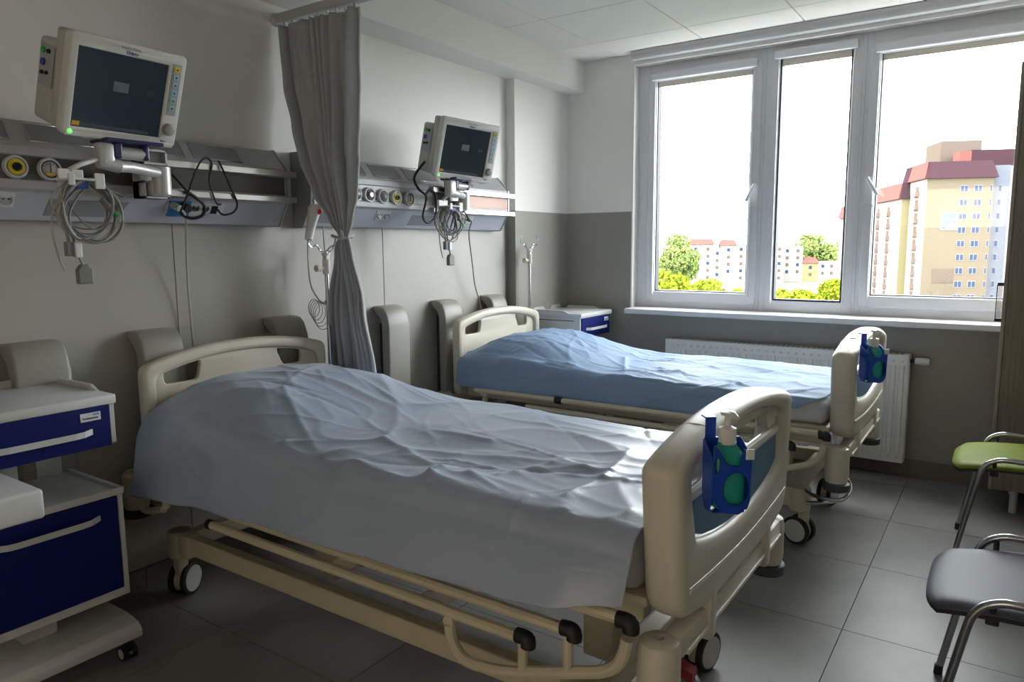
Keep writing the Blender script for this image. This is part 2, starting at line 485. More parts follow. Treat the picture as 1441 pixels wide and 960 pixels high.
def gauge(parent, y, z, kind):
    r = .037
    o = obj('gas_outlet', MB().lathe([(r, 0), (r, .012), (r*.93, .018), (r*.8, .018), (r*.78, .010), (.001, .010)], 32, (.13, y, z), 'x'), M_cab, parent, True)
    if kind == 'yellow':
        obj('collar', MB().lathe([(r*.70, .010), (r*.68, .017), (r*.38, .019), (.001, .019)], 28, (.13, y, z), 'x'), M_yel, o, True)
        obj('port', MB().lathe([(r*.38, .019), (r*.36, .026), (r*.22, .026), (r*.2, .02), (.001, .02)], 20, (.13, y, z), 'x'), M_black, o, True)
    elif kind == 'dark':
        obj('collar', MB().lathe([(r*.70, .010), (r*.68, .017), (r*.38, .019), (.001, .019)], 28, (.13, y, z), 'x'), M_black, o, True)
        obj('port', MB().lathe([(r*.34, .019), (r*.33, .028), (r*.15, .028), (.001, .028)], 20, (.13, y, z), 'x'), M_alu, o, True)
    elif kind == 'dial':
        obj('dial_rim', MB().lathe([(r*.76, .010), (r*.76, .015), (r*.68, .015), (r*.68, .011), (.001, .011)], 28, (.13, y, z), 'x'), M_black, o, True)
        obj('dial_face', MB().lathe([(r*.66, .011), (r*.66, .0145), (.001, .0145)], 28, (.13, y, z), 'x'), M_dial, o)
        nd = MB()
        for k in range(9):
            a = R(-35 + k*31)
            c0 = Vector((.1455, y - math.cos(a)*r*.60, z + math.sin(a)*r*.60)); c1 = Vector((.1455, y - math.cos(a)*r*.44, z + math.sin(a)*r*.44))
            nd.tube([c0, c1], .0009, 4)
        nd.tube([(.147, y, z-.012), (.147, y, z+.020)], .0016, 5)
        obj('needle', nd, M_print, o)
        obj('yellow_mark', MB().prism([(y-.016, z-.012), (y+.016, z-.012), (y+.011, z-.021), (y-.011, z-.021)], 'x', .144, .1458), M_yel, o)
    else:
        obj('dial_glass', MB().lathe([(r*.76, .010), (r*.74, .020), (r*.5, .027), (.001, .030)], 28, (.13, y, z), 'x'), mat('dial_glass', (.22, .22, .22), .3, metal=.2), o, True)
        obj('dial_rim', MB().lathe([(r*.86, .010), (r*.86, .019), (r*.76, .019), (r*.76, .012), (.001, .012)], 28, (.13, y, z), 'x'), M_keypad, o, True)
    return o
def socket(parent, y, n=1, t=.28, m=None, name='power_socket'):
    (x, z) = slant_low(t)
    xf = x + .004
    o = obj(name, plate_on(slant_low, y-.026*n, y+.026*n, t-.26, t+.26, 0, 0, .004), m or M_cab, parent)
    for k in range(n):
        yy = y + (k-(n-1)/2)*.05
        obj('socket_well', MB().lathe([(.018, -.003), (.018, .0035), (.0165, .0035), (.0165, .001), (.001, .001)], 20, (xf+.002, yy, z-.002), 'x'), M_keypad if m is None else m, o, True)
        pin = MB()
        for s_ in (-1, 1): pin.lathe([(.0025, 0), (.0025, .0045), (.0005, .0045)], 8, (xf+.001, yy+.008*s_, z), 'x')
        obj('socket_pins', pin, M_black, o)
    return o

U1Y0, U1Y1 = -.6, 2.135
u1 = thing('medical_supply_unit', 'long grey wall supply unit above the nearer bed, with brown glossy strip and white-edged gauge', 'medical unit', (0, 1.0, 1.457))
obj('housing', MB().prism(prof_unit(), 'y', U1Y0, U1Y1, bev=.003), M_unit, u1)
obj('lower_cover', plate_on(slant_low, U1Y0+.01, U1Y1-.012, .02, .97, 0, -.02, .0015), M_unitblue, u1, label='bluish grey slanted lower cover')
obj('end_plate', MB().prism([(.004, 1.791), (.050, 1.791), (.132, 1.703), (.132, 1.555), (.067, 1.453), (.004, 1.453)], 'y', U1Y1, U1Y1+.006), M_rail, u1)
obj('gas_strip', B(.127, .1305, U1Y0+.01, U1Y1-.01, 1.588, 1.662), M_gas, u1, label='brown glossy strip')
obj('upper_ledge', B(.12, .136, U1Y0, 1.45, 1.664, 1.695, b=.004), M_unit, u1)
obj('lower_ledge', B(.12, .136, U1Y0, 1.45, 1.555, 1.586, b=.004), M_unit, u1)
for (a, b_) in ((.70, 1.07), (1.13, 1.42), (1.45, 1.675), (1.715, 1.93)):
    lo = obj('light_panel', plate_on(slant_top, a, b_, .12, .86, -.008, -.008), M_unitrec, u1)  # raised plate, sunk look painted by the darker grey
    obj('panel_rim', frame_on(slant_top, a, b_, .12, .86, -.008, -.008), M_rail, lo)
obj('inset_panel', plate_on(slant_low, 1.17, 1.44, .20, .80, -.012, -.03, .003), M_unitrec, u1)  # lies on the cover; recess shade is in its darker colour
r1 = obj('equipment_rail', B(.134, .160, 1.46, 2.17, 1.665, 1.691, b=.002), M_rail, u1)
r2 = obj('equipment_rail', B(.134, .160, 1.46, 2.165, 1.556, 1.580, b=.002), M_rail, u1)
obj('rail_bracket', MB().box(.126, .14, 1.50, 1.53, 1.667, 1.689).box(.126, .14, 2.05, 2.08, 1.667, 1.689), M_dark, r1)
obj('rail_bracket', MB().box(.126, .14, 1.50, 1.53, 1.558, 1.578).box(.126, .14, 2.05, 2.08, 1.558, 1.578), M_dark, r2)
gauge(u1, 1.065, 1.624, 'yellow'); gauge(u1, 1.166, 1.624, 'dial'); gauge(u1, .93, 1.624, 'dark')
socket(u1, 1.04, 1, .28)
s1 = obj('socket_strip', plate_on(slant_low, 1.585, 1.83, .10, .56, 0, 0, .005), M_cab, u1)
obj('blue_sockets', plate_on(slant_low, 1.592, 1.68, .04, .66, 0, 0, .009), M_socketblue, s1, label='blue socket pair')
for yy in (1.705, 1.748):
    (x, z) = slant_low(.32)
    obj('signal_port', MB().lathe([(.014, 0), (.014, .010), (.010, .010), (.010, .006), (.005, .006), (.004, .012), (.001, .012)], 18, (x+.001, yy, z), 'x'), M_black, s1, True)
obj('data_port', plate_on(slant_low, 1.775, 1.80, .18, .5, 0, 0, .009), M_black, s1)

U2Y0, U2Y1 = 2.27, 3.86
u2 = thing('medical_supply_unit', 'shorter grey wall supply unit above the far bed, with a row of four round outlets', 'medical unit', (0, 3.0, 1.457))
obj('housing', MB().prism(prof_unit(), 'y', U2Y0, U2Y1, bev=.003), M_unit, u2)
obj('lower_cover', plate_on(slant_low, U2Y0+.04, U2Y1-.012, .02, .97, 0, -.02, .0015), M_unitblue, u2, label='bluish grey slanted lower cover')
obj('end_plate', MB().prism([(.004, 1.791), (.050, 1.791), (.132, 1.703), (.132, 1.555), (.067, 1.453), (.004, 1.453)], 'y', U2Y1, U2Y1+.006), M_rail, u2)
obj('side_plate', MB().prism([(.004, 1.797), (.054, 1.797), (.137, 1.706), (.136, 1.555), (.069, 1.449), (.004, 1.449)], 'y', U2Y0-.008, U2Y0), M_unitrec, u2, label='dark grey side plate facing the nearer unit')
obj('gas_strip', B(.127, .1305, 2.50, 3.30, 1.588, 1.662), M_gaslight, u2)
obj('insert_panel', B(.127, .131, 2.285, 2.48, 1.585, 1.675), M_unitrec, u2, label='dark grey insert')
obj('insert_strip', B(.127, .133, 2.283, 2.36, 1.675, 1.683), M_printblue, u2)
obj('glossy_panel', B(.127, .1305, 3.30, U2Y1-.01, 1.588, 1.662), mat('copper_gloss_panel', (.22, .13, .10), .34, metal=.3), u2, label='reddish brown glossy panel between the rails')
obj('upper_ledge', B(.12, .136, 2.48, 3.33, 1.664, 1.695, b=.004), M_unit, u2)
obj('lower_ledge', B(.12, .136, 2.28, 3.33, 1.555, 1.586, b=.004), M_unit, u2)
for (a, b_, s_) in ((2.44, 2.64, .02), (2.70, 2.90, .02), (2.95, 3.2, .02), (3.26, 3.52, .02)):
    lo = obj('light_panel', plate_on(slant_top, a, b_, .12, .86, -.008, -.008), M_unitrec, u2)  # raised plate, sunk look painted by the darker grey
    obj('panel_rim', frame_on(slant_top, a, b_, .12, .86, -.008, -.008), M_rail, lo)
obj('inset_panel', plate_on(slant_low, 2.34, 2.52, .20, .80, 0, -.03, .003), M_unitrec, u2)  # lies on the cover; recess shade is in its darker colour
obj('inset_panel', plate_on(slant_low, 2.98, 3.30, .20, .80, -.012, -.03, .003), M_unitrec, u2)  # same here, darker colour instead of a real recess
for zz in ((1.650, 1.678), (1.540, 1.566)):
    r_ = obj('equipment_rail', B(.134, .160, 3.10, 3.895, zz[0]+.006, zz[1]+.006, b=.002), M_rail, u2)
    obj('rail_bracket', MB().box(.126, .14, 3.40, 3.43, zz[0]+.008, zz[1]+.004).box(.126, .14, 3.80, 3.83, zz[0]+.008, zz[1]+.004), M_dark, r_)
gauge(u2, 2.54, 1.617, 'knob'); gauge(u2, 2.63, 1.617, 'dark'); gauge(u2, 2.725, 1.614, 'knob'); gauge(u2, 2.822, 1.612, 'yellow'); gauge(u2, 2.925, 1.610, 'dial')
socket(u2, 2.757, 2, .30)
s2 = obj('socket_strip', plate_on(slant_low, 3.36, 3.52, .10, .56, 0, 0, .005), M_cab, u2)
for yy in (3.38, 3.42, 3.47):
    (x, z) = slant_low(.32)
    obj('signal_port', MB().lathe([(.012, 0), (.012, .010), (.001, .010)], 14, (x+.001, yy, z), 'x'), M_black, s2, True)

# ================================================================== WALL BUMPERS
def bumper(yc, wdt, label):
    prof = []
    # outer path then inner path (x,z)
    outer = [(.006, 1.045), (.045, 1.045), (.075, 1.038), (.098, 1.018), (.112, .985), (.118, .94), (.118, .42), (.110, .38), (.09, .36), (.006, .36)]
    inner = [(.006, .39), (.078, .39), (.085, .42), (.085, .94), (.078, .975), (.062, 1.0), (.04, 1.012), (.006, 1.012)]
    t = thing('wall_bumper', label, 'wall bumper', (0, yc, .36), 'grey wall bumpers behind the beds')
    n = len(outer)
    mb = MB(); prof = outer + inner
    V = [[mb.bm.verts.new((p[0], yy, p[1])) for p in prof] for yy in (yc-wdt/2, yc+wdt/2)]
    L = len(prof)
    for i in range(L): mb.bm.faces.new((V[0][i], V[0][(i+1) % L], V[1][(i+1) % L], V[1][i]))
    # side rings as quads between outer and inner
    for side in (0, 1):
        fv = mb.bm.faces.new(V[side]) 
    bmesh.ops.bevel(mb.bm, geom=[e for e in mb.bm.edges if all(abs(abs(v.co.y-yc)-wdt/2) < 1e-5 for v in e.verts)
        and abs(e.verts[0].co.y-e.verts[1].co.y) < 1e-5 and e.calc_length() < 10], offset=.012, segments=3, profile=.5, affect='EDGES')
    obj('bumper_cover', mb, M_bumper, t, True)
    obj('mounting_plate', MB().box(.006, .07, yc-.03, yc+.03, .45, .95), M_dark, t)
    return t
bumper(1.10, .175, 'grey wall bumper above the nearer bedside cabinet, leftmost of all')
bumper(1.53, .17, 'grey wall bumper behind the left end of the nearer headboard')
bumper(2.145, .17, 'grey wall bumper behind the right end of the nearer headboard')
bumper(2.84, .165, 'free-standing grey wall bumper between the curtain and the far bed')
bumper(3.31, .17, 'grey wall bumper behind the left end of the far headboard')
bumper(3.79, .16, 'grey wall bumper behind the right end of the far headboard')

# ================================================================== BEDS
def bed(label):
    t = thing('hospital_bed', label, 'bed', (0, 0, 0), 'hospital beds')
    # ---- headboard
    def arc_top(hw, ze, zc, n=12, y_in=0):
        return [(hw - 2*hw*k/n, ze + (zc-ze)*(1-abs(1-2*k/n)**2.2)) for k in range(n+1)]
    out = [(-.435, .50), (.435, .50)] + arc_top(.435, .925, .985)
    inn = [(-.385, .56), (.385, .56)] + arc_top(.385, .885, .94)
    o_ = rpoly(out, [.05, .05, .07] + [0]*11 + [.07]); i_ = rpoly(inn, [.04, .04, .05] + [0]*11 + [.05])
    hb = obj('headboard', curve_mesh([o_, i_], .055, .016, x=.165), M_board, t, True)
    def slots(y0, y1, z0, z1): return rpoly([(y0, z0), (y1-.015, z0), (y1, z1), (y0, z1)], .022)
    sl = rpoly([(-.345, .845), (-.205, .845), (-.19, .925), (-.345, .91)], .022)
    sr = rpoly([(.205, .845), (.305, .845), (.305, .91), (.17, .925)], .022)
    inn2 = [(y*1.01, z) for y, z in i_]
    obj('headboard_panel', curve_mesh([inn2, sl, sr], .022, .006, x=.16), M_board, hb, True)
    # ---- footboard (thicker rim)
    out = [(-.435, .548), (-.25, .515), (.25, .515), (.435, .548)] + arc_top(.475, .905, .965, 14)
    inn = [(-.345, .715), (-.28, .695), (-.2, .678), (-.1, .665), (0, .66), (.1, .665), (.2, .678), (.28, .695), (.345, .715)] + arc_top(.385, .868, .915, 14)
    o_ = rpoly(out, [.07, .05, .05, .07, .10] + [0]*13 + [.10]); i_ = rpoly(inn, [.02] + [0]*7 + [.02, .04] + [0]*13 + [.04])
    fb = obj('footboard', curve_mesh([o_, i_], .094, .030, x=2.226, res=3), M_board, t, True)
    sl = rpoly([(-.352, .835), (-.275, .835), (-.262, .885), (-.29, .898), (-.352, .882)], .014)
    sr = rpoly([(.352, .835), (.275, .835), (.262, .885), (.29, .898), (.352, .882)], .014)
    inn2 = [(y*1.03, z if z > .75 else z-.012) for y, z in i_]
    obj('footboard_panel', curve_mesh([inn2, sl, sr], .030, .008, x=2.234), M_board, fb, True)
    bp = [(-.340, .80), (-.340, .722), (-.28, .700), (-.2, .684), (-.1, .671), (0, .666), (.1, .671), (.2, .684), (.28, .700), (.340, .722), (.340, .80)]
    obj('footboard_insert', curve_mesh([rpoly(bp, .008)], .008, .002, x=2.252), M_boardblue, fb, label='blue curved insert')
    obj('footboard_rib', MB().tube([(2.246, -.36, .808), (2.250, -.2, .813), (2.250, .2, .813), (2.246, .36, .808)], .013, 8, sm=4), M_board, fb, True)
    lo = [(-.40, .615), (-.2, .600), (0, .594), (.2, .600), (.40, .615)]
    obj('footboard_ledge', MB().tube([(2.268, y, z) for y, z in lo], .009, 8, sm=4), M_board, fb, True)
    obj('rim_seam', MB().tube([(2.226+.0485*math.cos(R(a)), -.255, .905+.0485*math.sin(R(a))*.5+.02) for a in range(0, 181, 20)], .003, 6), M_board, fb, True)
    # ---- crossbar with bumper posts under footboard and headboard
    cb = obj('foot_crossbar', B(2.215, 2.265, -.41, .41, .455, .512, b=.012), M_board, t, True)
    obj('foot_crossbar_lip', B(2.262, 2.272, -.39, .39, .462, .474, b=.003), M_board, cb)
    for yy in (-.235, .235): obj('footboard_socket', B(2.205, 2.275, yy-.022, yy+.022, .43, .56, b=.008), M_board, cb, True)
    for s_ in (-1, 1):
        y = s_*.435
        b1 = obj('corner_post', MB().lathe([(.03, .345), (.043, .35), (.048, .39), (.048, .485), (.043, .503), (.032, .510), (.012, .510), (.011, .495), (.001, .495)], 24, (2.22, y, 0)), M_board, t, True)
        obj('bumper_ring', MB().lathe([(.040, .318), (.052, .323), (.054, .352), (.045, .358)], 24, (2.22, y, 0)), mat('dark_grey_rubber', (.06, .065, .075), .5), b1, True)
        b2 = obj('corner_post', MB().lathe([(.03, .36), (.042, .365), (.046, .40), (.046, .50), (.035, .515), (.012, .515), (.011, .505), (.001, .505)], 24, (.075, y*1.0, 0)), M_cream, t, True)
        obj('bumper_ring', MB().lathe([(.045, .335), (.056, .34), (.058, .365), (.045, .37)], 24, (.075, y*1.0, 0)), M_black, b2, True)
    obj('head_crossbar', B(.06, .11, -.42, .42, .44, .49, b=.01), M_cream, t, True)
    # ---- mattress platform
    pf = obj('mattress_platform', MB().box(.20, 2.185, -.42, .42, .553, .585, b=.014), M_cream, t, True)
    for y in (-.335, .335): obj('platform_beam', B(.15, 2.15, y-.025, y+.025, .49, .556, b=.006), M_cream, pf)
    for x in (.45, 1.05, 1.7): obj('cross_brace', B(x, x+.07, -.33, .33, .50, .55), M_cream, pf)
    # ---- lifting columns and arms
    for cx in (.70, 1.88):
        c_ = obj('lift_column', B(cx-.05, cx+.05, -.07, .07, .16, .36, b=.008), M_cream, t, True)
        obj('inner_column', B(cx-.038, cx+.038, -.055, .055, .30, .52, b=.006), M_cream, c_, True)
    for s_ in (-1, 1):
        y = s_*.2
        obj('lift_arm', MB().hexa([(1.25, y-.015, .22), (1.32, y-.015, .20), (1.32, y+.015, .20), (1.25, y+.015, .22), (1.72, y-.015, .50), (1.79, y-.015, .48), (1.79, y+.015, .48), (1.72, y+.015, .50)]), M_alu, t)
        obj('lift_arm', MB().hexa([(.85, y-.015, .22), (.92, y-.015, .20), (.92, y+.015, .20), (.85, y+.015, .22), (1.22, y-.015, .50), (1.29, y-.015, .48), (1.29, y+.015, .48), (1.22, y+.015, .50)]), M_cream, t)
    obj('actuator', MB().tube([(1.2, .05, .30), (1.65, .05, .40)], .032, 14).tube([(1.6, .05, .39), (1.85, .05, .44)], .016, 10), M_alu, t, True)
    obj('control_box', B(1.15, 1.30, -.25, -.10, .40, .49, b=.01), M_unitrec, t, True)
    obj('wire_loop', MB().tube([(1.05, -.3, .50), (1.1, -.32, .40), (1.18, -.3, .36), (1.2, -.25, .42), (1.3, -.22, .38), (1.45, -.22, .36), (1.5, -.2, .45)], .005, 6, sm=5), M_black, t, True)
    # ---- base frame
    for s_ in (-1, 1):
        y = s_*.35
        bb = obj('base_beam', B(.23, 2.03, y-.022, y+.022, .205, .275, b=.006), M_cream, t)
        for cx in (.18, 2.06):
            bk = obj('castor_block', MB().lathe([(.040, .175), (.046, .18), (.046, .275), (.040, .28)], 20, (cx+(.03 if cx < 1 else -.0), y, 0)).box(min(cx, cx+(.13 if cx < 1 else -.13)), max(cx, cx+(.13 if cx < 1 else -.13)), y-.03, y+.03, .19, .28, b=.01), M_cream, bb, True)
    for bx in (.19, 1.98): obj('base_cross', B(bx, bx+.06, -.34, .34, .205, .265, b=.006), M_cream, t)
    casters = {(0, -1): (.185, -.34, -65), (0, 1): (.185, .34, -50), (1, -1): (2.07, -.305, -18), (1, 1): (2.06, .335, 78)}
    for (k, s_), (cx, cy, ang) in casters.items():
        cs = obj('castor', MB().tube([(cx, cy, .19), (cx, cy, .13)], .024, 14).box(cx-.022, cx+.022, cy-.022, cy+.022, .085, .16, b=.008), M_cream, t, True)
        a = R(ang); ax = Vector((-math.sin(a), math.cos(a), 0)); fw = Vector((math.cos(a), math.sin(a), 0))
        c0 = Vector((cx, cy, .064)) - fw*.022
        for q_ in (-1, 1):
            cc = c0 + ax*.026*q_
            rim = MB(); rim.tube([cc-ax*.010, cc-ax*.008, cc+ax*.008, cc+ax*.010], lambda f: .060 if f in (0, 1) else .064, 28)
            wh = obj('wheel_tyre', rim, M_black, cs, True)
            hubm = MB(); hubm.tube([cc-ax*.0125, cc+ax*.0125], .051, 24)
            obj('wheel_hub', hubm, M_wheel, cs, True)
        obj('wheel_fork', MB().tube([c0-ax*.014, c0+ax*.014], .05, 20).tube([c0 + Vector((0, 0, .03)), Vector((cx, cy, .12))], .02, 8), M_cream, cs, True)
    # chrome brake bar at the foot and red pedals
    obj('brake_bar', MB().tube([(1.98, -.31, .235), (2.06, -.35, .27), (2.12, -.415, .275), (2.19, -.47, .285), (2.245, -.465, .288), (2.265, -.43, .30)], .009, 10, sm=6), M_chrome, t, True)
    obj('brake_bar', MB().tube([(2.14, -.24, .33), (2.215, -.235, .325), (2.25, -.245, .29), (2.24, -.29, .25), (2.18, -.36, .235), (2.10, -.42, .235)], .008, 10, sm=6), M_chrome, t, True)
    for yy, zz in ((-.245, .325), (.37, .40)):
        obj('brake_pedal', MB().hexa([(2.19, yy-.02, zz), (2.235, yy-.016, zz-.013), (2.235, yy+.016, zz-.013), (2.19, yy+.02, zz), (2.19, yy-.02, zz+.025), (2.235, yy-.016, zz+.013), (2.235, yy+.016, zz+.013), (2.19, yy+.02, zz+.025)]), M_red, t)
    # ---- folded side rails (both sides)
    for s_ in (-1, 1):
        y = s_*.51
        rt = .0145
        rail = obj('side_rail', MB().tube([(.42, y, .46), (.42, y, .50), (.445, y, .545), (.50, y, .567), (2.16, y, .572)], rt, 10, sm=3), M_cream, t, True)
        obj('rail_tube', MB().tube([(.70, y, .512), (2.02, y, .505)], rt, 10), M_cream, rail, True)
        obj('rail_tube', MB().tube([(.68, y, .455), (1.90, y, .447)], rt, 10), M_cream, rail, True)
        u_ = MB().tube([(1.69, y, .415), (1.70, y, .37), (1.735, y, .335), (1.80, y, .335), (1.90, y, .357), (2.06, y, .412), (2.13, y, .440), (2.165, y, .475), (2.18, y, .53)], rt, 10, sm=4)
        obj('rail_loop', u_, M_cream, rail, True)
        for px, z0, z1 in ((1.912, .36, .447), (2.035, .405, .505)):
            obj('rail_post', MB().tube([(px, y, z0), (px, y, z1)], .012, 10), M_cream, rail, True)
        for px, pz in ((1.915, .448), (2.038, .505), (2.175, .566)):
            obj('rail_cap', MB().tube([(px-.018, y, pz+.002), (px, y, pz+.003), (px+.012, y, pz-.002), (px+.012, y, pz-.018)], .0185, 12, sm=3), M_black, rail, True)
        obj('rail_collar', MB().tube([(.88, y, .570), (.92, y, .570)], .019, 12), M_black, rail, True)
        obj('rail_collar', MB().tube([(.665, y, .455), (.685, y, .455)], .017, 12), M_black, rail, True)
        obj('rail_knob', MB().lathe([(.006, -.02), (.017, -.018), (.019, 0), (.013, .006)], 14, (1.69, y-.012*s_, .42), 'y'), M_cream, rail, True)
        sp = MB()
        for px in (.60, 1.25, 1.85): sp.tube([(px, y, .565), (px, s_*.42, .555), (px, s_*.34, .53)], .010, 8)
        obj('rail_strut', sp, M_cream, rail, True)
        obj('head_hook', MB().tube([(.26, y, .50), (.26, y, .43), (.30, y, .425), (.40, y, .45)], .013, 8, sm=3), M_cream, rail, True)
    return t
YB1, YB2, XB2 = 1.835, 3.655, .03
bed1 = bed('cream hospital bed nearest the camera, with curved footboard and folded side rails')
bed2 = copy_tree(bed1)
bed1.location = (0, YB1, 0); bed2.location = (XB2, YB2, 0)
bed2['label'] = 'cream hospital bed farther away, next to the window, under the light blue sheet'

# ---- mattresses
def mattress(x, yc, label, th):
    mb = MB().box(x+.205, x+2.165, yc-.425, yc+.425, .587, .587+th, b=.03, seg=3)
    return solo('mattress', mb, M_mattress, label, 'mattress', 'mattresses on the beds', True)
mattress(0, YB1, 'white mattress on the nearer bed, almost hidden by its grey-blue sheet', .140)
mm = mattress(XB2, YB2, 'white mattress on the far bed, bare at its foot corner', .110)

# ---- sheets
def sheet(name, x0b, yc, ztop, hemfn, m, label, seed, pill, xs, xe, amp, fold, hang_out, segs=()):
    rr = random.Random(seed)
    NX, NS = 300, 170
    hw = .44
    creases = []
    for k in range(fold):
        cx, cy = rr.uniform(.1, 2.1), rr.uniform(-.45, .5)
        an = rr.gauss(0, .5) if rr.random() < .6 else rr.uniform(-1.5, 1.5)
        creases.append((cx, cy, math.cos(an), math.sin(an), rr.uniform(.08, .32), rr.uniform(.005, .014), rr.uniform(.25, 1.0)*rr.choice((1, 1, -1)), rr.uniform(-.9, .9)))
    bm = bmesh.new(); grid = []
    def topz(x, y):
        b_ = pill(x)
        lip = max(0, 1 - (abs(y)/.47)**4)
        return ztop + b_*lip - .012*(1-lip) + .006*math.sin(x*2.3+1)*lip
    for i in range(NX):
        u = i/(NX-1); row = []
        for j in range(NS):
            s_ = -1 + 2*j/(NS-1)
            side = -1 if s_ < 0 else 1; a = abs(s_)
            x = xs(s_) + (xe(s_)-xs(s_))*u
            if a < .56:
                y = side*a/.56*(hw-.02); z = topz(x, y); n = Vector((0, 0, 1)); hang = 0
            else:
                t = (a-.56)/.44
                ye = side*(hw-.02); zt = topz(x, ye); zb = hemfn(x, side)
                if t < .16:
                    ang = t/.16*math.pi/2
                    y = ye + side*.05*math.sin(ang); z = zt - .05*(1-math.cos(ang)); n = Vector((0, side*math.sin(ang), math.cos(ang))); hang = .3
                else:
                    h = (t-.16)/.84
                    y = ye + side*(.05 + hang_out(x, side)*h**.75); z = (zt-.05) + (zb-(zt-.05))*h; n = Vector((0, side, .1)).normalized(); hang = h
                    x = x
            # relief
            p = Vector((x*1.0, (y + (0 if hang == 0 else side*(ztop-z)))*1.0, seed*3.1))
            wv = Vector((noise.noise(p*2.1+Vector((9, 2, 1))), noise.noise(p*2.1+Vector((3, 7, 5))), 0))*.25
            q_ = p + wv
            d = 0
            d += .026*noise.noise(Vector((q_.x*1.2, q_.y*2.2, q_.z)))
            r1 = noise.noise(Vector((q_.x*2.2+q_.y*1.6, q_.y*3.6-q_.x*1.3, q_.z+4)))
            r2 = noise.noise(Vector((q_.x*3.4-q_.y*2.0, q_.y*5.0+q_.x*1.8, q_.z+8)))
            d += .009*(math.exp(-abs(r1)*4.5)-.5) + .0035*(math.exp(-abs(r2)*7)-.4)
            d += .0005*noise.noise(q_*20)
            yy = p.y
            for (ax_, ay_, bx_, by_) in segs:
                vx, vy = bx_-ax_, by_-ay_; L2 = vx*vx+vy*vy
                tt_ = max(0, min(1, ((x-ax_)*vx + (yy-ay_)*vy)/L2))
                ds = math.hypot(x-ax_-vx*tt_, yy-ay_-vy*tt_)
                if ds < .09: d += .011*math.exp(-ds/.016)*(1-.6*tt_)
            for (cx, cy, ca, sa, ln, wd, st, bend) in creases:
                dx, dy = x-cx, yy-cy
                l = dx*ca + dy*sa
                if abs(l) > ln*1.6: continue
                o2 = -dx*sa + dy*ca - bend*l*l
                if abs(o2) > .08: continue
                d += .0085*st*math.exp(-abs(o2)/wd)*math.exp(-(l/ln)**2)
            k = amp*(1 if hang == 0 else (1-.3*hang))
            co = Vector((x, y, z)) + n*(d*k)
            if hang > .3:  # loose vertical folds
                co += n*.005*hang*math.sin(x*17+3*noise.noise(Vector((x*3, side, seed))))
            cz = .735 if 0 else None
            if hang == 0: co.z = max(co.z, ztop-.012)
            else: co.y = side*max(abs(co.y), .433 if hang > 0 else 0)
            row.append(bm.verts.new((co.x+x0b, co.y+yc, co.z)))
        grid.append(row)
    for i in range(NX-1):
        for j in range(NS-1):
            f = bm.faces.new((grid[i][j], grid[i+1][j], grid[i+1][j+1], grid[i][j+1])); f.smooth = True
    mb = MB(); mb.bm.free(); mb.bm = bm
    o = obj(name, mb, m, None)
    tag(o, label, 'sheet', 'disposable sheets on the beds')
    md = o.modifiers.new('thickness', 'SOLIDIFY'); md.thickness = .0015; md.offset = 1
    return o
def interp(tab, x):
    if x <= tab[0][0]: return tab[0][1]
    for (a, b_), (c, d) in zip(tab, tab[1:]):
        if x <= c: return b_ + (d-b_)*smoothstep(a, c, x)
    return tab[-1][1]
h1 = [(.25, .484), (.5, .508), (.75, .528), (1.16, .541), (1.55, .553), (1.86, .558), (2.0, .572), (2.14, .595), (2.2, .61)]
sheet('bed_sheet', 0, YB1, .742, lambda x, s_: interp(h1, x) if s_ < 0 else .52, M_sheet1,
      'crumpled grey-blue disposable sheet draped over the nearer bed', 3,
      lambda x: .125*(1-smoothstep(.50, 1.10, x)) * smoothstep(.02, .35, x) + .012,
      lambda s_: .20 + (.06*smoothstep(.6, 1, -s_) if s_ < 0 else 0), lambda s_: 2.172, 1.0, 45,
      lambda x, s_: .090 - .045*smoothstep(2.0, 2.17, x),
      [(.967, -.42, 1.191, -.50), (.675, -.189, 1.122, -.42), (.675, -.189, .666, -.276), (1.148, -.419, 1.21, -.321), (1.25, -.42, 1.573, -.46), (1.573, -.46, 1.744, -.50), (1.856, -.40, 1.859, -.62),
       (1.929, -.339, 1.94, -.152), (1.94, -.152, 1.891, .115), (1.547, -.406, 1.506, -.486), (1.547, -.406, 1.5, -.241), (1.547, -.406, 1.682, -.409), (1.688, -.291, 1.777, -.063), (.458, .049, .128, .126),
       (1.489, -.05, 1.276, -.074), (2.082, -.433, 2.115, -.355), (1.965, -.42, 2.097, -.50), (1.206, -.231, 1.591, -.354), (1.623, -.333, 1.817, -.412)])
h2 = [(.15, .60), (.25, .57), (.5, .565), (1.4, .56), (1.9, .60), (2.0, .62), (2.1, .68)]
sheet('bed_sheet', XB2, YB2, .715, lambda x, s_: interp(h2, x) if s_ < 0 else .58, M_sheet2,
      'light blue disposable sheet with small creases on the far bed', 11,
      lambda x: .120*(1-smoothstep(.55, 1.12, x)) * smoothstep(.10, .42, x) + .008,
      lambda s_: .20, lambda s_: 2.165 - (.20*smoothstep(.5, .75, -s_) if s_ < 0 else 0), .95, 100,
      lambda x, s_: .013,
      [(.567, -.42, .891, -.397), (.309, .083, .355, .40), (.891, -.397, 1.244, -.43), (1.244, -.42, 1.503, -.44), (.40, .40, .928, -.23), (1.30, -.147, 1.628, -.329), (1.033, -.012, 1.228, -.43),
       (1.69, -.42, 1.80, -.224), (1.90, -.43, 2.117, -.247), (.193, -.373, .411, -.223), (1.509, .124, 1.857, .058), (1.255, -.311, 1.675, -.44)])

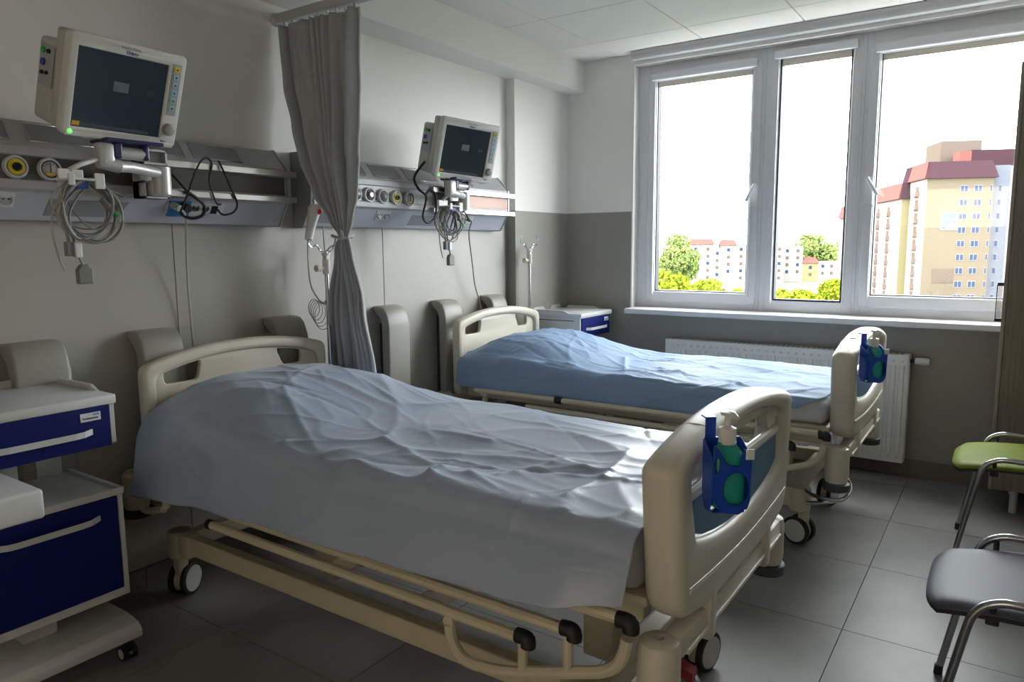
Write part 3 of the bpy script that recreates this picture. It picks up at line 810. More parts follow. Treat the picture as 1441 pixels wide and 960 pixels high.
# ================================================================== SANITIZER BOTTLES IN HOLDERS
def sanitizer(x, y, zb, rot, who):
    """local: +x is the front of the holder, y to the right, z up"""
    def local_thing(name, label, cat, group):
        t_ = thing(name, label, cat, (0, 0, 0), group); t_.location = (x, y, zb); t_.rotation_euler = (0, 0, R(rot)); t_.scale = (.94, .94, .94); return t_
    th_ = local_thing('bottle_holder', 'blue plastic bottle holder hooked over the %s footboard' % who, 'holder', 'blue bottle holders on the footboards')
    fr = rpoly([(-.043, .036), (-.022, .006), (.020, .0), (.043, .024), (.046, .128), (.026, .155), (.018, .112), (-.012, .118), (-.030, .152), (-.043, .165)], [.008]*10)
    hole = [(.011+.031*math.cos(R(a)), .060+.038*math.sin(R(a))) for a in range(0, 360, 15)]
    notch = [(-.034+.0075*math.cos(R(a)), .116+.018*math.sin(R(a))) for a in range(0, 360, 20)]
    obj('holder_front', curve_mesh([fr, hole, notch], .004, .001, x=.031), M_hb, th_)
    sd_ = rpoly([(-.031, .04), (-.015, .004), (.015, .004), (.031, .034), (.031, .13), (.0, .150), (-.031, .165)], .006)
    for yy in (-.044, .044):
        obj('holder_side', curve_mesh([sd_], .003, .001, plane='xz', x=yy), M_hb, th_)
    obj('holder_base', B(-.020, .020, -.036, .036, .001, .005), M_hb, th_)
    obj('holder_back', B(-.033, -.029, -.042, .042, .02, .165), M_hb, th_)
    obj('hook', MB().box(-.034, -.029, -.040, -.016, .15, .212).box(-.060, -.029, -.040, -.016, .209, .213), M_hb, th_)
    obj('clip_label', B(.031, .037, .030, .050, .128, .152, b=.002), M_label, th_, label='white label clip')
    b_ = local_thing('sanitizer_bottle', 'teal hand sanitizer bottle with white pump on the %s footboard' % who, 'bottle', 'sanitizer bottles on the footboards')
    bd = MB(); prof = [(.6, .007), (.8, .012), (.98, .03), (1, .045), (1, .115), (.92, .132), (.62, .150), (.5, .156), (.48, .162)]
    rings = []
    for s_, h in prof:
        rings.append([bd.bm.verts.new((.0275*s_*math.copysign(abs(math.cos(a))**.7, math.cos(a)), .041*s_*math.copysign(abs(math.sin(a))**.7, math.sin(a)), h)) for a in [2*math.pi*k/28 for k in range(28)]])
    for a, c in zip(rings, rings[1:]):
        for k in range(28):
            f = bd.bm.faces.new((a[k], a[(k+1) % 28], c[(k+1) % 28], c[k])); f.smooth = True
    bd.bm.faces.new(rings[0][::-1]); bd.bm.faces.new(rings[-1])
    obj('bottle_body', bd, M_bottle, b_, True)
    p_ = obj('pump', MB().lathe([(.019, .158), (.020, .182), (.019, .194), (.010, .197), (.0075, .20), (.0075, .222), (.016, .224), (.017, .231), (.006, .233)], 24, (0, 0, 0)), M_pump, b_, True)
    obj('spout', MB().tube([(0, 0, .228), (.022, .006, .228), (.032, .008, .223)], .0055, 8), M_pump, p_, True)
sanitizer(2.325, 1.497, .790, -50, 'nearer')
sanitizer(2.355, 3.290, .785, -50, 'far')

# ================================================================== BEDSIDE CABINETS
def cabinet(label, group='blue and white bedside cabinets'):
    """local: front faces +x at x=0, depth to -x, width along y from -W/2..W/2, floor z=0"""
    t = thing('bedside_cabinet', label, 'cabinet', (0, 0, 0), group)
    W2, D = .222, .40
    # upper drawer unit
    up_ = obj('drawer_housing', MB().box(-D, -.004, -W2, -W2+.016, .748, .885, b=.002).box(-D, -.004, W2-.016, W2, .748, .885, b=.002).box(-D, -D+.01, -W2, W2, .748, .885).box(-D, -.004, -W2, W2, .748, .756), M_cab, t)
    obj('drawer', B(-.012, .004, -W2+.017, W2-.017, .742, .874, b=.003), M_navy, t, label='navy blue drawer front')
    hd = MB(); hd.hexa([(.004, -.14, .782), (.026, -.11, .782), (.022, -.11, .782), (.001, -.14, .782), (.004, -.14, .802), (.026, -.11, .802), (.022, -.11, .802), (.001, -.14, .802)])
    def bar(z0, z1):
        m_ = MB()
        pts = [(.003, -.15), (.026, -.115), (.030, -.09), (.030, .09), (.026, .115), (.003, .15)]
        back_ = [(p[0]-.004, p[1]) for p in pts]
        for a, b_, c, d in zip(pts, pts[1:], back_, back_[1:]):
            m_.hexa([(a[0], a[1], z0), (b_[0], b_[1], z0), (d[0], d[1], z0), (c[0], c[1], z0), (a[0], a[1], z1), (b_[0], b_[1], z1), (d[0], d[1], z1), (c[0], c[1], z1)])
        return m_
    hd.bm.free()
    obj('handle', bar(.788, .806), M_cab, t)
    lb = obj('maker_label', B(.0035, .0055, .115, .175, .832, .858), M_label, t, label='small white label with dark lettering')
    text('lettering', 'Technomex', .0098, M_print, lb, (.006, .1435, .8415), bold=.0002)
    obj('logo', MB().prism([(.150, .849), (.153, .854), (.170, .855), (.171, .849)], 'x', .0055, .0062), M_printcyan, lb)
    # top tray with raised, cut-out rim
    tp = obj('tray_top', B(-D-.006, .008, -W2-.004, W2+.004, .874, .905, b=.006), M_cab, t, True)
    def rim_y(y):
        return MB().prism([(-D+.03, .903), (-D+.06, .922), (-.13, .922), (-.09, .903)], 'y', y-.006, y+.006, bev=.002)
    obj('tray_rim', rim_y(-W2+.004), M_cab, tp); obj('tray_rim', rim_y(W2-.004), M_cab, tp)
    obj('tray_rim', MB().prism([(-W2+.02, .903), (-W2+.05, .93), (-.06, .93), (-.03, .905), (.03, .905), (.06, .93), (W2-.05, .93), (W2-.02, .903)], 'x', -D-.002, -D+.010, bev=.002), M_cab, tp)
    obj('side_slot', B(-.33, -.05, -W2-.0015, -W2+.001, .853, .858), M_black, up_)
    # column between upper and lower body
    for q_ in ((-D+.01, -D+.05, -W2+.02, -W2+.10), (-D+.01, -D+.05, W2-.10, W2-.02), (-.14, -.09, -.09, -.03)):
        obj('support_column', B(*q_, .58, .75, b=.004), M_cab, t)
    # lower body
    obj('cabinet_body', MB().box(-D, -.002, -W2-.004, -W2+.014, .235, .585, b=.002).box(-D, -.002, W2-.014, W2+.004, .235, .585, b=.002).box(-D, -D+.012, -W2, W2, .235, .585).box(-D, -.002, -W2, W2, .235, .262, b=.002), M_cab, t)
    obj('body_top', MB().box(-D-.004, .004, -W2-.006, W2+.006, .575, .588, b=.003).box(-D, .004, -W2-.006, -W2+.006, .585, .598).box(-D, .004, W2-.006, W2+.006, .585, .598).box(-D-.004, -D+.008, -W2, W2, .585, .598).box(-.008, .004, -W2, W2, .585, .598), M_cab, t)
    obj('cabinet_door', B(-.012, .003, -W2+.016, W2-.016, .264, .572, b=.003), M_navy, t, label='navy blue door')
    dh = MB(); dh.bm.free(); dh = bar(.508, .526)
    obj('handle', dh, M_cab, t)
    # base with castors
    bs_ = MB().prism([(-D-.01, .10), (-D-.01, .135), (-.30, .145), (-.05, .145), (.015, .135), (.035, .118), (.035, .09), (-.02, .085), (-.08, .105), (-.30, .105), (-.36, .085)], 'y', -W2-.015, W2+.015, bev=.004)
    obj('base', bs_, M_cab, t, True)
    obj('base_post', B(-.30, -.12, -.05, .05, .14, .24, b=.006), M_cab, t)
    for cx in (-.02, -.36):
        for cy in (-W2+.01, W2-.01):
            cs = obj('castor', MB().tube([(cx, cy, .09), (cx, cy, .055)], .010, 10).box(cx-.012, cx+.012, cy-.014, cy+.014, .03, .065, b=.004), M_black, t, True)
            for q_ in (-1, 1):
                obj('wheel', MB().tube([(cx-.005, cy+q_*.016-.006, .026), (cx-.005, cy+q_*.016+.006, .026)], .026, 20), M_black, cs, True)
                obj('wheel_hub', MB().tube([(cx-.005, cy+q_*.016-.007, .026), (cx-.005, cy+q_*.016+.007, .026)], .017, 16), M_wheel, cs, True)
    return t
cab1 = cabinet('blue and white bedside cabinet left of the nearer bed')
cab2 = copy_tree(cab1)
cab1.location = (.475, .925, 0); cab2.location = (.465, 4.43, 0)
cab2['label'] = 'blue and white bedside cabinet in the corner beside the far headboard'

# tray edge cut by the left of the frame
t = thing('overbed_tray', 'white rounded tray reaching in from the left edge, in front of the nearer cabinet', 'table', (.72, .60, 0))
obj('tray_board', B(.42, .735, .28, .82, .655, .735, b=.010, seg=3), M_cab, t, True)
obj('tray_post', B(.50, .55, .30, .35, .06, .66, b=.006), M_cab, t)
obj('tray_foot', B(.44, .64, .29, .36, .0, .06, b=.008), M_cab, t)

# ================================================================== MONITORS AND ARMS
def monitor(label):
    t = thing('patient_monitor', label, 'monitor', (0, 0, 0), 'patient monitors on wall arms')
    w2, h2_ = .187, .1545
    U = lambda u: -w2 + 2*w2*u
    V = lambda v: h2_ - 2*h2_*v
    outl = rpoly([(-w2, -h2_), (w2-.012, -h2_), (w2, -h2_+.012), (w2, h2_-.01), (-w2+.005, h2_+.002), (-w2, h2_)], [.012, .022, .01, .028, .01, .006], 5)
    outl = rrect(-w2, w2, -h2_, h2_, .018)
    su0, su1, sv0, sv1 = U(.075), U(.838), V(.905), V(.13)
    fr = obj('front_bezel', curve_mesh([outl, [(su0, sv0), (su1, sv0), (su1, sv1), (su0, sv1)]], .036, .007, x=-.016), M_mon, t, True)
    obj('screen', B(-.012, -.004, su0-.004, su1+.004, sv0-.004, sv1+.004), M_screen, t, label='dark standby screen')
    sc = t.children[-1]
    obj('screen_window', B(-.0045, -.0035, U(.385), U(.515), V(.50), V(.40)), M_ui, sc)
    obj('screen_window', B(-.0045, -.0035, U(.67), U(.75), V(.49), V(.43)), mat('faint_screen_field', (.015, .025, .03), .3, emit=(.1, .25, .28), estr=.01), sc)
    obj('screen_bar', B(-.0045, -.0035, U(.15), U(.74), V(.893), V(.862)), mat('faint_screen_bar', (.03, .04, .05), .3, emit=(.2, .25, .3), estr=.02), sc)
    obj('screen_alarm_field', B(-.0045, -.0035, U(.085), U(.145), V(.893), V(.85)), mat('screen_yellow', (.25, .16, .01), .3, emit=(.8, .5, .02), estr=.05), sc)
    kp = obj('keypad', B(.0, .0035, U(.868), U(.955), V(.645), V(.10), b=.001), M_keypad, t)
    for k in range(6):
        va = .125 + k*.083
        o = obj('key', B(.003, .0055, U(.885), U(.938), V(va+.06), V(va), b=.001), M_yel if k == 0 else (M_key if k < 4 else M_keygreen), kp)
        obj('key_symbol', B(.0054, .0062, U(.905), U(.92), V(va+.04), V(va+.022)), M_print, o)
    kn = obj('rotary_knob', MB().lathe([(.020, .001), (.020, .012), (.017, .019), (.010, .022), (.001, .022)], 24, (0, U(.905), V(.80)), 'x'), M_knob, t, True)
    obj('power_lamp', MB().lathe([(.008, 0), (.008, .004), (.001, .006)], 16, (.001, U(.065), V(.957)), 'x'), M_green, t, True)
    text('lettering', 'Infinity Delta', .0125, M_keypad, t, (.0026, U(.485), V(.052)))
    text('lettering', 'Dräger', .0135, M_printblue, t, (.0026, U(.50), V(.095)), bold=.0004)
    text('lettering', 'Menu', .008, M_print, t, (.0026, U(.875), V(.935)), bold=.0002)
    obj('lower_lip', B(-.02, .004, -w2+.01, w2-.01, V(1.0), V(.955), b=.003), M_mon, t)
    obj('housing', MB().box(-.095, -.03, -w2+.006, w2-.012, -h2_+.008, h2_-.006, b=.012, seg=3), M_monside, t, True)
    rb = obj('rear_module', MB().box(-.185, -.085, -w2+.004, w2-.03, -h2_+.008, h2_-.05, b=.014, seg=3), M_monside, t, True)
    cp = obj('connector_plate', B(-.165, -.085, -w2+.0015, -w2+.005, -.04, .085, b=.001), M_keypad, rb)
    for (cx, cz, r_, m_) in ((-.145, .065, .010, M_greenp), (-.112, .066, .007, M_black), (-.14, .030, .011, M_printblue), (-.142, -.002, .006, M_black), (-.115, .002, .006, M_black)):
        obj('connector', MB().lathe([(r_, 0), (r_, -.007), (r_*.5, -.007), (.001, -.004)], 14, (cx, -w2+.002, cz), 'y'), m_, cp, True)
    for yy in (-.10, .02, .15): obj('foot', B(-.08, -.02, yy-.012, yy+.012, -h2_-.008, -h2_+.004, b=.003), M_mon, t)
    return t
mon1 = monitor('white patient monitor on the wall arm over the nearer bed, largest in view')
mon2 = copy_tree(mon1)
mon2['label'] = 'white patient monitor on the wall arm over the far bed'
def place_mon(o, loc, yaw, tilt, roll):
    o.rotation_mode = 'QUATERNION'
    m = Matrix.Rotation(R(yaw), 3, 'Z') @ Matrix.Rotation(R(tilt), 3, 'Y') @ Matrix.Rotation(R(roll), 3, 'X')
    o.rotation_quaternion = m.to_quaternion(); o.location = loc
place_mon(mon1, (.427, 1.289, 1.852), 1.5, 20.7, -.6)
place_mon(mon2, (.395, 3.11, 1.856), -17, 15.1, -3.2)

def arm(c, wy, label, dy):
    """c: point under the monitor; wy: y of wall clamp"""
    x, y, z = c
    t = thing('monitor_arm', label, 'monitor arm', (.16, wy, 1.56), 'monitor wall arms')
    obj('monitor_plate', MB().box(x-.11, x-.0, y-.09, y+.10, z+.028, z+.040, b=.004), M_bluep, t, label='dark blue mounting plate')
    for q_ in ((y-.055, y-.025), (y+.045, y+.065)): obj('plate_bracket', B(x-.07, x-.03, q_[0], q_[1], z-.02, z+.032, b=.006), M_bluep, t, label='dark blue bracket')
    obj('hinge_barrel', MB().tube([(x-.05, y-.03, z+.0), (x-.05, y+.05, z+.0)], .020, 16), M_alu, t, True)
    kb = obj('knuckle', MB().box(x-.075, x-.03, y-.10, y-.05, z-.055, z+.028, b=.010).tube([(x-.05, y-.085, z-.035), (x-.05, y-.03, z-.045)], .022, 14), M_alu, t, True)
    e = Vector((.255, wy+.01, z-.045))
    obj('arm_tube', MB().tube([(x-.05, y-.05, z-.045), (x-.08, y+.02, z-.040), e], .019, 14), M_alu, t, True)
    obj('elbow', MB().tube([e+Vector((0, 0, .022)), e+Vector((0, 0, -.075))], .032, 22).box(.19, .255, wy-.03, wy+.045, z-.125, z-.07, b=.008), M_alu, t, True)
    cl = MB()
    for z0, z1 in ((1.54, 1.60), (1.66, 1.712)):
        cl.box(.16, .235, wy-.045, wy-.038, z0, z1).box(.16, .235, wy+.042, wy+.049, z0, z1).box(.16, .235, wy-.045, wy+.049, z1-.006, z1).box(.16, .235, wy-.045, wy+.049, z0, z0+.006)
    cl.box(.161, .20, wy-.045, wy+.049, 1.54, 1.71)
    obj('rail_clamp', cl, M_alu, t)
    return t
arm((.415, 1.31, 1.672), 1.475, 'jointed aluminium arm holding the monitor over the nearer bed', 0)
arm((.375, 3.12, 1.680), 3.235, 'jointed aluminium arm holding the monitor over the far bed', 0)

def cable_bundle(c, r, s, label, seed):
    """coiled patient cables on a white hook, centre c, radius r"""
    rr = random.Random(seed); cx, cy, cz = c
    t = thing('cable_bundle', label, 'cables', (cx, cy, cz+r), 'coiled patient cables')
    hk = MB()
    hk.box(cx-.045, cx-.035, cy-.055, cy+.02, cz+r*.82, cz+r*1.42, b=.003)
    hk.box(cx-.045, cx+.05, cy-.06, cy+.02, cz+r*.98, cz+r*1.06, b=.003)
    hk.box(cx+.043, cx+.050, cy-.065, cy-.045, cz+r*.80, cz+r*1.18, b=.003).box(cx+.043, cx+.050, cy+.012, cy+.042, cz+r*.72, cz+r*1.25, b=.003)
    hk.tube([(cx-.04, cy-.02, cz+r*1.38), (cx-.05, cy+.02, cz+r*1.62), (cx-.05, cy+.075, cz+r*1.85)], .008, 8)
    obj('cable_hook', hk, M_pump, t)
    for k in range(11):
        ro = r*rr.uniform(.72, 1.06); ex = rr.uniform(.75, 1.0); ph = rr.uniform(-.15, .15)
        pts = []
        ox = rr.uniform(-.025, .03); oy = rr.uniform(-.012, .012)
        for a in range(0, 360, 30):
            aa = R(a)
            pts.append((cx+ox+.015*math.sin(aa*2+k), cy+oy+ro*ex*math.sin(aa+ph), cz+r-ro+ro*math.cos(aa)*1.0 + .004*math.sin(3*aa+k)))
        obj('cable_coil', MB().tube(pts, rr.choice((.0032, .0042, .0026)), 6, closed=True, sm=3), rr.choice((M_wireg, M_wireg, M_wirew, M_unitrec)), t)
    obj('cable_clip', B(cx+.01, cx+.035, cy-.035, cy-.0, cz+r*.72, cz+r*.98, b=.004), M_blue2, t, label='blue cable clip')
    # hanging ends
    obj('hanging_lead', MB().tube([(cx, cy-r*.6, cz+r*.6), (cx, cy-r*1.02, cz), (cx, cy-r*1.12, cz-r*.7), (cx, cy-r*1.0, cz-r*1.5), (cx, cy-r*.82, cz-r*2.05)], .0032, 6, sm=5), M_wirew, t, True)
    obj('hanging_lead', MB().tube([(cx+.01, cy-r*.2, cz+r*.8), (cx+.01, cy-r*.75, cz+r*.1), (cx+.01, cy-r*.72, cz-r*.8), (cx+.01, cy-r*.62, cz-r*1.3)], .0045, 6, sm=5), M_unitrec, t, True)
    obj('hanging_lead', MB().tube([(cx+.015, cy-r*.1, cz+r*.7), (cx+.015, cy-r*.6, cz-r*.1), (cx+.015, cy-r*.52, cz-r*1.2), (cx+.015, cy-r*.33, cz-r*1.8)], .004, 6, sm=5), M_wireg, t, True)
    obj('connector_plug', MB().box(cx, cx+.022, cy-r*.82, cy-r*.52, cz-r*1.55, cz-r*1.05, b=.004), M_unitrec, t)
    obj('connector_plug', MB().box(cx+.012, cx+.030, cy-r*.58, cy-r*.36, cz-r*1.60, cz-r*1.08, b=.003), M_label, t, label='white tag')
    obj('adapter_block', MB().prism([(cy-r*.52, cz-r*2.5), (cy-r*.02, cz-r*2.5), (cy-r*.02, cz-r*1.98), (cy-r*.15, cz-r*1.82), (cy-r*.38, cz-r*1.82), (cy-r*.52, cz-r*2.0)], 'x', cx, cx+.022, bev=.004), M_wireg, t)
    obj('grip_connector', MB().tube([(cx+.02, cy+r*.45, cz+r*.40), (cx+.02, cy+r*.85, cz-r*.05)], .009, 10), M_wireg, t, True)
    obj('grip_tip', MB().tube([(cx+.02, cy+r*.85, cz-r*.05), (cx+.02, cy+r*.95, cz-r*.15)], .010, 10), M_greenp, t, True, label='green connector tip')
    obj('lead_fan', MB().tube([(cx, cy+.02, cz+r*.9), (cx, cy+r*.8, cz+r*.75), (cx, cy+r*1.35, cz+r*.55)], .004, 6, sm=4).tube([(cx+.01, cy+.02, cz+r*.85), (cx+.01, cy+r*.6, cz+r*.55), (cx+.01, cy+r*1.0, cz+r*.15)], .006, 6, sm=4), M_wireg, t, True)
    return t
cable_bundle((.42, 1.135, 1.478), .090, 1, 'coil of grey patient cables hanging on a white hook under the nearer monitor', 2)
cable_bundle((.33, 3.035, 1.478), .088, 1, 'coil of grey patient cables hanging under the far monitor', 5)

# loose cords
solo('power_cable', MB().tube([(.15, 1.49, 1.645), (.17, 1.57, 1.640), (.17, 1.64, 1.575), (.17, 1.70, 1.53), (.16, 1.70, 1.49), (.15, 1.66, 1.476), (.135, 1.63, 1.49), (.115, 1.62, 1.525)], .0068, 8, sm=6)
     .tube([(.112, 1.645, 1.528), (.15, 1.648, 1.512)], .016, 12), M_black, 'thick black power cable looping from the arm into the blue sockets', 'cable', smooth=True)
solo('power_cable', MB().tube([(.165, 1.60, 1.49), (.175, 1.63, 1.56), (.175, 1.68, 1.67), (.17, 1.72, 1.71), (.165, 1.75, 1.69), (.165, 1.735, 1.62), (.165, 1.76, 1.54), (.15, 1.79, 1.535)], .0036, 8, sm=6), M_black,
     'thin black cable looped over the upper rail, left of the other thin one', 'cable', smooth=True)
solo('power_cable', MB().tube([(.165, 1.78, 1.705), (.17, 1.80, 1.66), (.165, 1.83, 1.60), (.165, 1.855, 1.54), (.15, 1.845, 1.505), (.13, 1.81, 1.495), (.112, 1.795, 1.52)], .0040, 8, sm=6), M_black,
     'thin black cable hanging down to the last port of the nearer socket strip', 'cable', smooth=True)
solo('power_cable', MB().tube([(.115, 1.605, 1.525), (.145, 1.61, 1.515), (.14, 1.64, 1.48), (.10, 1.66, 1.38), (.06, 1.68, 1.22), (.04, 1.695, 1.07), (.04, 1.70, .90), (.05, 1.70, .60)], .0045, 8, sm=6)
     .tube([(.112, 1.603, 1.527), (.15, 1.612, 1.512)], .013, 12), M_wirew, 'white power cable hanging from the blue sockets behind the nearer headboard', 'cable', smooth=True)
solo('power_cable', MB().tube([(.115, 3.46, 1.515), (.14, 3.46, 1.50), (.12, 3.46, 1.43), (.08, 3.54, 1.26), (.06, 3.59, 1.12), (.05, 3.66, .98), (.05, 3.68, .80)], .0036, 8, sm=6), M_wireg,
     'thin grey cable hanging from the far unit behind the far headboard', 'cable', smooth=True)
solo('power_cable', MB().tube([(.24, 2.94, 1.80), (.20, 2.90, 1.72), (.20, 2.93, 1.66), (.20, 2.99, 1.62), (.20, 2.96, 1.52), (.20, 3.00, 1.485), (.20, 3.06, 1.52), (.20, 3.07, 1.62), (.20, 3.03, 1.665), (.20, 2.98, 1.63)], .0065, 8, sm=6), M_black,
     'thick black cable looping behind the far monitor arm', 'cable', smooth=True)
solo('power_cable', MB().tube([(.17, 3.30, 1.66), (.17, 3.34, 1.60), (.165, 3.38, 1.54), (.14, 3.44, 1.505), (.115, 3.47, 1.515)], .0045, 8, sm=6), M_black,
     'short black cable crossing the rails of the far supply unit', 'cable', smooth=True)

# ================================================================== CURTAIN, TRACK, CALL HANDSET, DRIP STANDS
YC = 2.222
t = thing('curtain_track', 'grey ceiling-height curtain track running out from the wall over the gap between the beds', 'curtain rail', (0, YC, 2.36))
obj('track_rail', MB().box(.0, 3.0, YC-.018, YC+.018, 2.352, 2.392, b=.003), M_track, t)
obj('wall_bracket', MB().lathe([(.03, 0), (.03, .012), (.024, .02)], 20, (0.0, YC, 2.372), 'x'), M_track, t, True)
for k in range(9): obj('track_glider', B(.06+k*.055, .072+k*.055, YC-.005, YC+.005, 2.335, 2.354), M_pump, t)
for hx in (1.2, 2.6):
    obj('ceiling_hanger', MB().tube([(hx, YC, 2.39), (hx, YC, H)], .008, 10), M_track, t, True)
def curtain():
    bm = bmesh.new(); NU, NV = 230, 130; grid = []
    # centre line x, half width, y offset per height
    cx = [(2.34, .272), (2.08, .270), (1.9, .278), (1.75, .278), (1.6, .288), (1.48, .302), (1.41, .315), (1.35, .305), (1.1, .265), (.75, .235), (.3, .22), (.12, .22)]
    hw = [(2.34, .248), (2.08, .222), (1.9, .192), (1.75, .168), (1.6, .130), (1.48, .072), (1.41, .028), (1.35, .052), (1.1, .115), (.75, .150), (.3, .17), (.12, .18)]
    yo = [(2.34, YC), (1.9, YC+.01), (1.41, YC+.07), (1.1, YC+.13), (.75, YC+.185), (.12, YC+.2)]
    fa = [(2.34, .024), (2.0, .034), (1.6, .040), (1.41, .026), (1.3, .034), (.9, .035), (.12, .04)]
    def it(tab, z):
        tt = sorted(tab); 
        return interp(tt, z)
    for i in range(NV):
        z = 2.338 - (2.338-.12)*i/(NV-1); row = []
        c, h, y0, am = it(cx, z), it(hw, z), it(yo, z), it(fa, z)
        for j in range(NU):
            u = j/(NU-1)
            ph = u*2*math.pi*7.5 + 2.2*math.sin(u*8+z*.8) + 1.1*math.sin(z*2.3+u*13) + .8*noise.noise(Vector((u*4, z*1.3, 5)))*4
            a = am*(.62+.9*noise.noise(Vector((u*7, z*.9, 3))))
            x = c - h + 2*h*u + .3*a*math.cos(ph)*min(1, h/.1)*.4
            y = y0 + a*math.sin(ph) + .012*noise.noise(Vector((u*18, z*2.5, 8)))
            # flare of the right edge below the tie
            row.append(bm.verts.new((x, y, z)))
        grid.append(row)
    for i in range(NV-1):
        for j in range(NU-1):
            f = bm.faces.new((grid[i][j], grid[i+1][j], grid[i+1][j+1], grid[i][j+1])); f.smooth = True
    mb = MB(); mb.bm.free(); mb.bm = bm
    return mb, grid
t = thing('curtain', 'grey privacy curtain gathered and tied at mid height between the two beds', 'curtain', (.3, YC, .1))
cmb, _ = curtain(); HEM = [tuple(r_[-1].co) for r_ in _]
cpanel = obj('curtain_cloth', cmb, M_curtain, t)
md = cpanel.modifiers.new('thickness', 'SOLIDIFY'); md.thickness = .002
obj('curtain_tie', MB().tube([(.30+.042*math.cos(R(a)), YC+.075+.05*math.sin(R(a)), 1.405+.006*math.sin(R(a*2))) for a in range(0, 360, 24)], .007, 8, closed=True)
    .tube([(.335, YC+.03, 1.405), (.35, YC+.02, 1.43), (.36, YC+.02, 1.41), (.34, YC+.025, 1.40)], .006, 6, sm=4), M_curtain, t, True)
def hem_strip():
    P = []
    N_ = len(_)
    for i in range(0, N_, 3): P.append(Vector(HEM[i]) + Vector((.003, -.004, 0)))
    return MB().tube(P, .005, 8)
obj('edge_strip', hem_strip(), M_hem, t, True, label='pale hem along the right edge')

t = thing('call_handset', 'white nurse call handset with red button hanging beside the curtain', 'handset', (.16, 2.262, 1.40))
ax0, ax1 = Vector((.165, 2.262, 1.548)), Vector((.165, 2.215, 1.395))
obj('handset_body', MB().tube([ax0, ax0.lerp(ax1, .1), ax0.lerp(ax1, .5), ax1], lambda f: .024 if f == 0 else (.030 if f < .4 else (.022 if f < .9 else .018)), 14), M_pump, t, True)
obj('call_button', MB().lathe([(.013, .0), (.012, .006), (.001, .008)], 18, (.188, 2.262, 1.520), 'x'), M_redbtn, t, True, label='round red button')
obj('handset_cord', MB().tube([(.165, 2.215, 1.40), (.15, 2.22, 1.34), (.14, 2.235, 1.20), (.14, 2.27, 1.13), (.13, 2.32, 1.10), (.12, 2.35, 1.16), (.1, 2.36, 1.46)], .0035, 8, sm=6), M_wirew, t, True)
lp = MB()
for k in range(5):
    rr_ = .042 + .005*k
    lp.tube([(.10+.008*k, 2.285+rr_*.8*math.cos(R(a))+.006*k, 1.075-.01*k+rr_*math.sin(R(a))) for a in range(0, 360, 30)], .0018, 6, closed=True, sm=2)
obj('cord_loops', lp, M_wireg, t, True)

def drip_stand(x, y, label, dirn):
    t = thing('drip_pole', label, 'drip stand', (x, y, .4), 'chrome drip poles on the beds')
    obj('pole', MB().tube([(x, y, .40), (x, y, 1.28)], .0105, 14), M_chrome, t, True)
    obj('inner_pole', MB().tube([(x, y, 1.26), (x, y, 1.345)], .008, 12), M_chrome, t, True)
    c = obj('clamp', MB().lathe([(.016, 1.235), (.018, 1.24), (.018, 1.30), (.014, 1.305)], 16, (x, y, 0)).box(x-.012, x+.012, y-.012, y+.012, 1.28, 1.325, b=.004).lathe([(.02, 1.322), (.02, 1.333)], 16, (x, y, 0)), M_mon, t, True)
    obj('clamp_knob', MB().tube([(x, y-.012, 1.262), (x, y-.045, 1.262)], .007, 8).tube([(x, y-.042, 1.262), (x, y-.062, 1.262)], .016, 12), M_cream, c, True)
    for s_ in (-1, 1):
        obj('hook', MB().tube([(x, y, 1.335), (x, y+s_*.035*dirn, 1.345), (x, y+s_*.055*dirn, 1.37), (x, y+s_*.085*dirn, 1.36), (x, y+s_*.105*dirn, 1.39), (x, y+s_*.085*dirn, 1.425)], .0035, 8, sm=5), M_chrome, t, True)
    obj('hook', MB().tube([(x, y, 1.335), (x+.03, y, 1.36), (x+.06, y, 1.37), (x+.07, y, 1.41)], .0035, 8, sm=5), M_chrome, t, True)
    obj('pole_socket', MB().lathe([(.02, .40), (.02, .52)], 14, (x, y, 0)), M_cream, t, True)
drip_stand(.14, 2.335, 'chrome drip pole on the nearer bed, standing beside the curtain', 1)
drip_stand(.14, 4.09, 'chrome drip pole on the far bed, standing before the corner pier', 1)

# ================================================================== RADIATOR
t = thing('radiator', 'white ribbed panel radiator under the window', 'radiator', (.907, 4.6, .10))
RX0, RX1, RZ0, RZ1 = .905, 2.362, .095, .725
pn = MB().box(RX0, RX1, 4.602, 4.612, RZ0, RZ1, b=.004)
obj('front_panel', pn, M_rad, t)
k = 0
xx = RX0+.028
fl_ = MB()
while xx < RX1-.03:
    fl_.prism([(xx, 4.604), (xx+.006, 4.593), (xx+.026, 4.593), (xx+.032, 4.604)], 'z', RZ0+.06, RZ1-.06)
    xx += .0445
obj('panel_ribs', fl_, M_rad, t)
dm = MB(); xx = RX0+.045
while xx < RX1-.03:
    dm.lathe([(.008, -.004), (.006, -.006), (.001, -.006)], 8, (xx, 4.604, RZ0+.035), 'y').lathe([(.008, -.004), (.006, -.006), (.001, -.006)], 8, (xx, 4.604, RZ1-.035), 'y'); xx += .0445
obj('weld_dimples', dm, M_rad, t)['kind'] = 'stuff'
obj('back_panel', B(RX0, RX1, 4.68, 4.69, RZ0, RZ1, b=.003), M_rad, t)
obj('side_cover', MB().box(RX0-.003, RX0, 4.604, 4.69, RZ0+.01, RZ1, b=.001), M_rad, t); obj('side_cover', MB().box(RX1, RX1+.003, 4.604, 4.69, RZ0+.01, RZ1, b=.001), M_rad, t)
tg = obj('top_grille', MB().box(RX0, RX1, 4.604, 4.69, RZ1-.004, RZ1+.002, b=.001), M_rad, t)
xx = RX0+.03; sl_ = MB()
while xx < RX1-.04:
    sl_.box(xx, xx+.016, 4.622, 4.675, RZ1+.0015, RZ1+.003); xx += .03
obj('grille_slots', sl_, M_unitrec, tg)['kind'] = 'stuff'
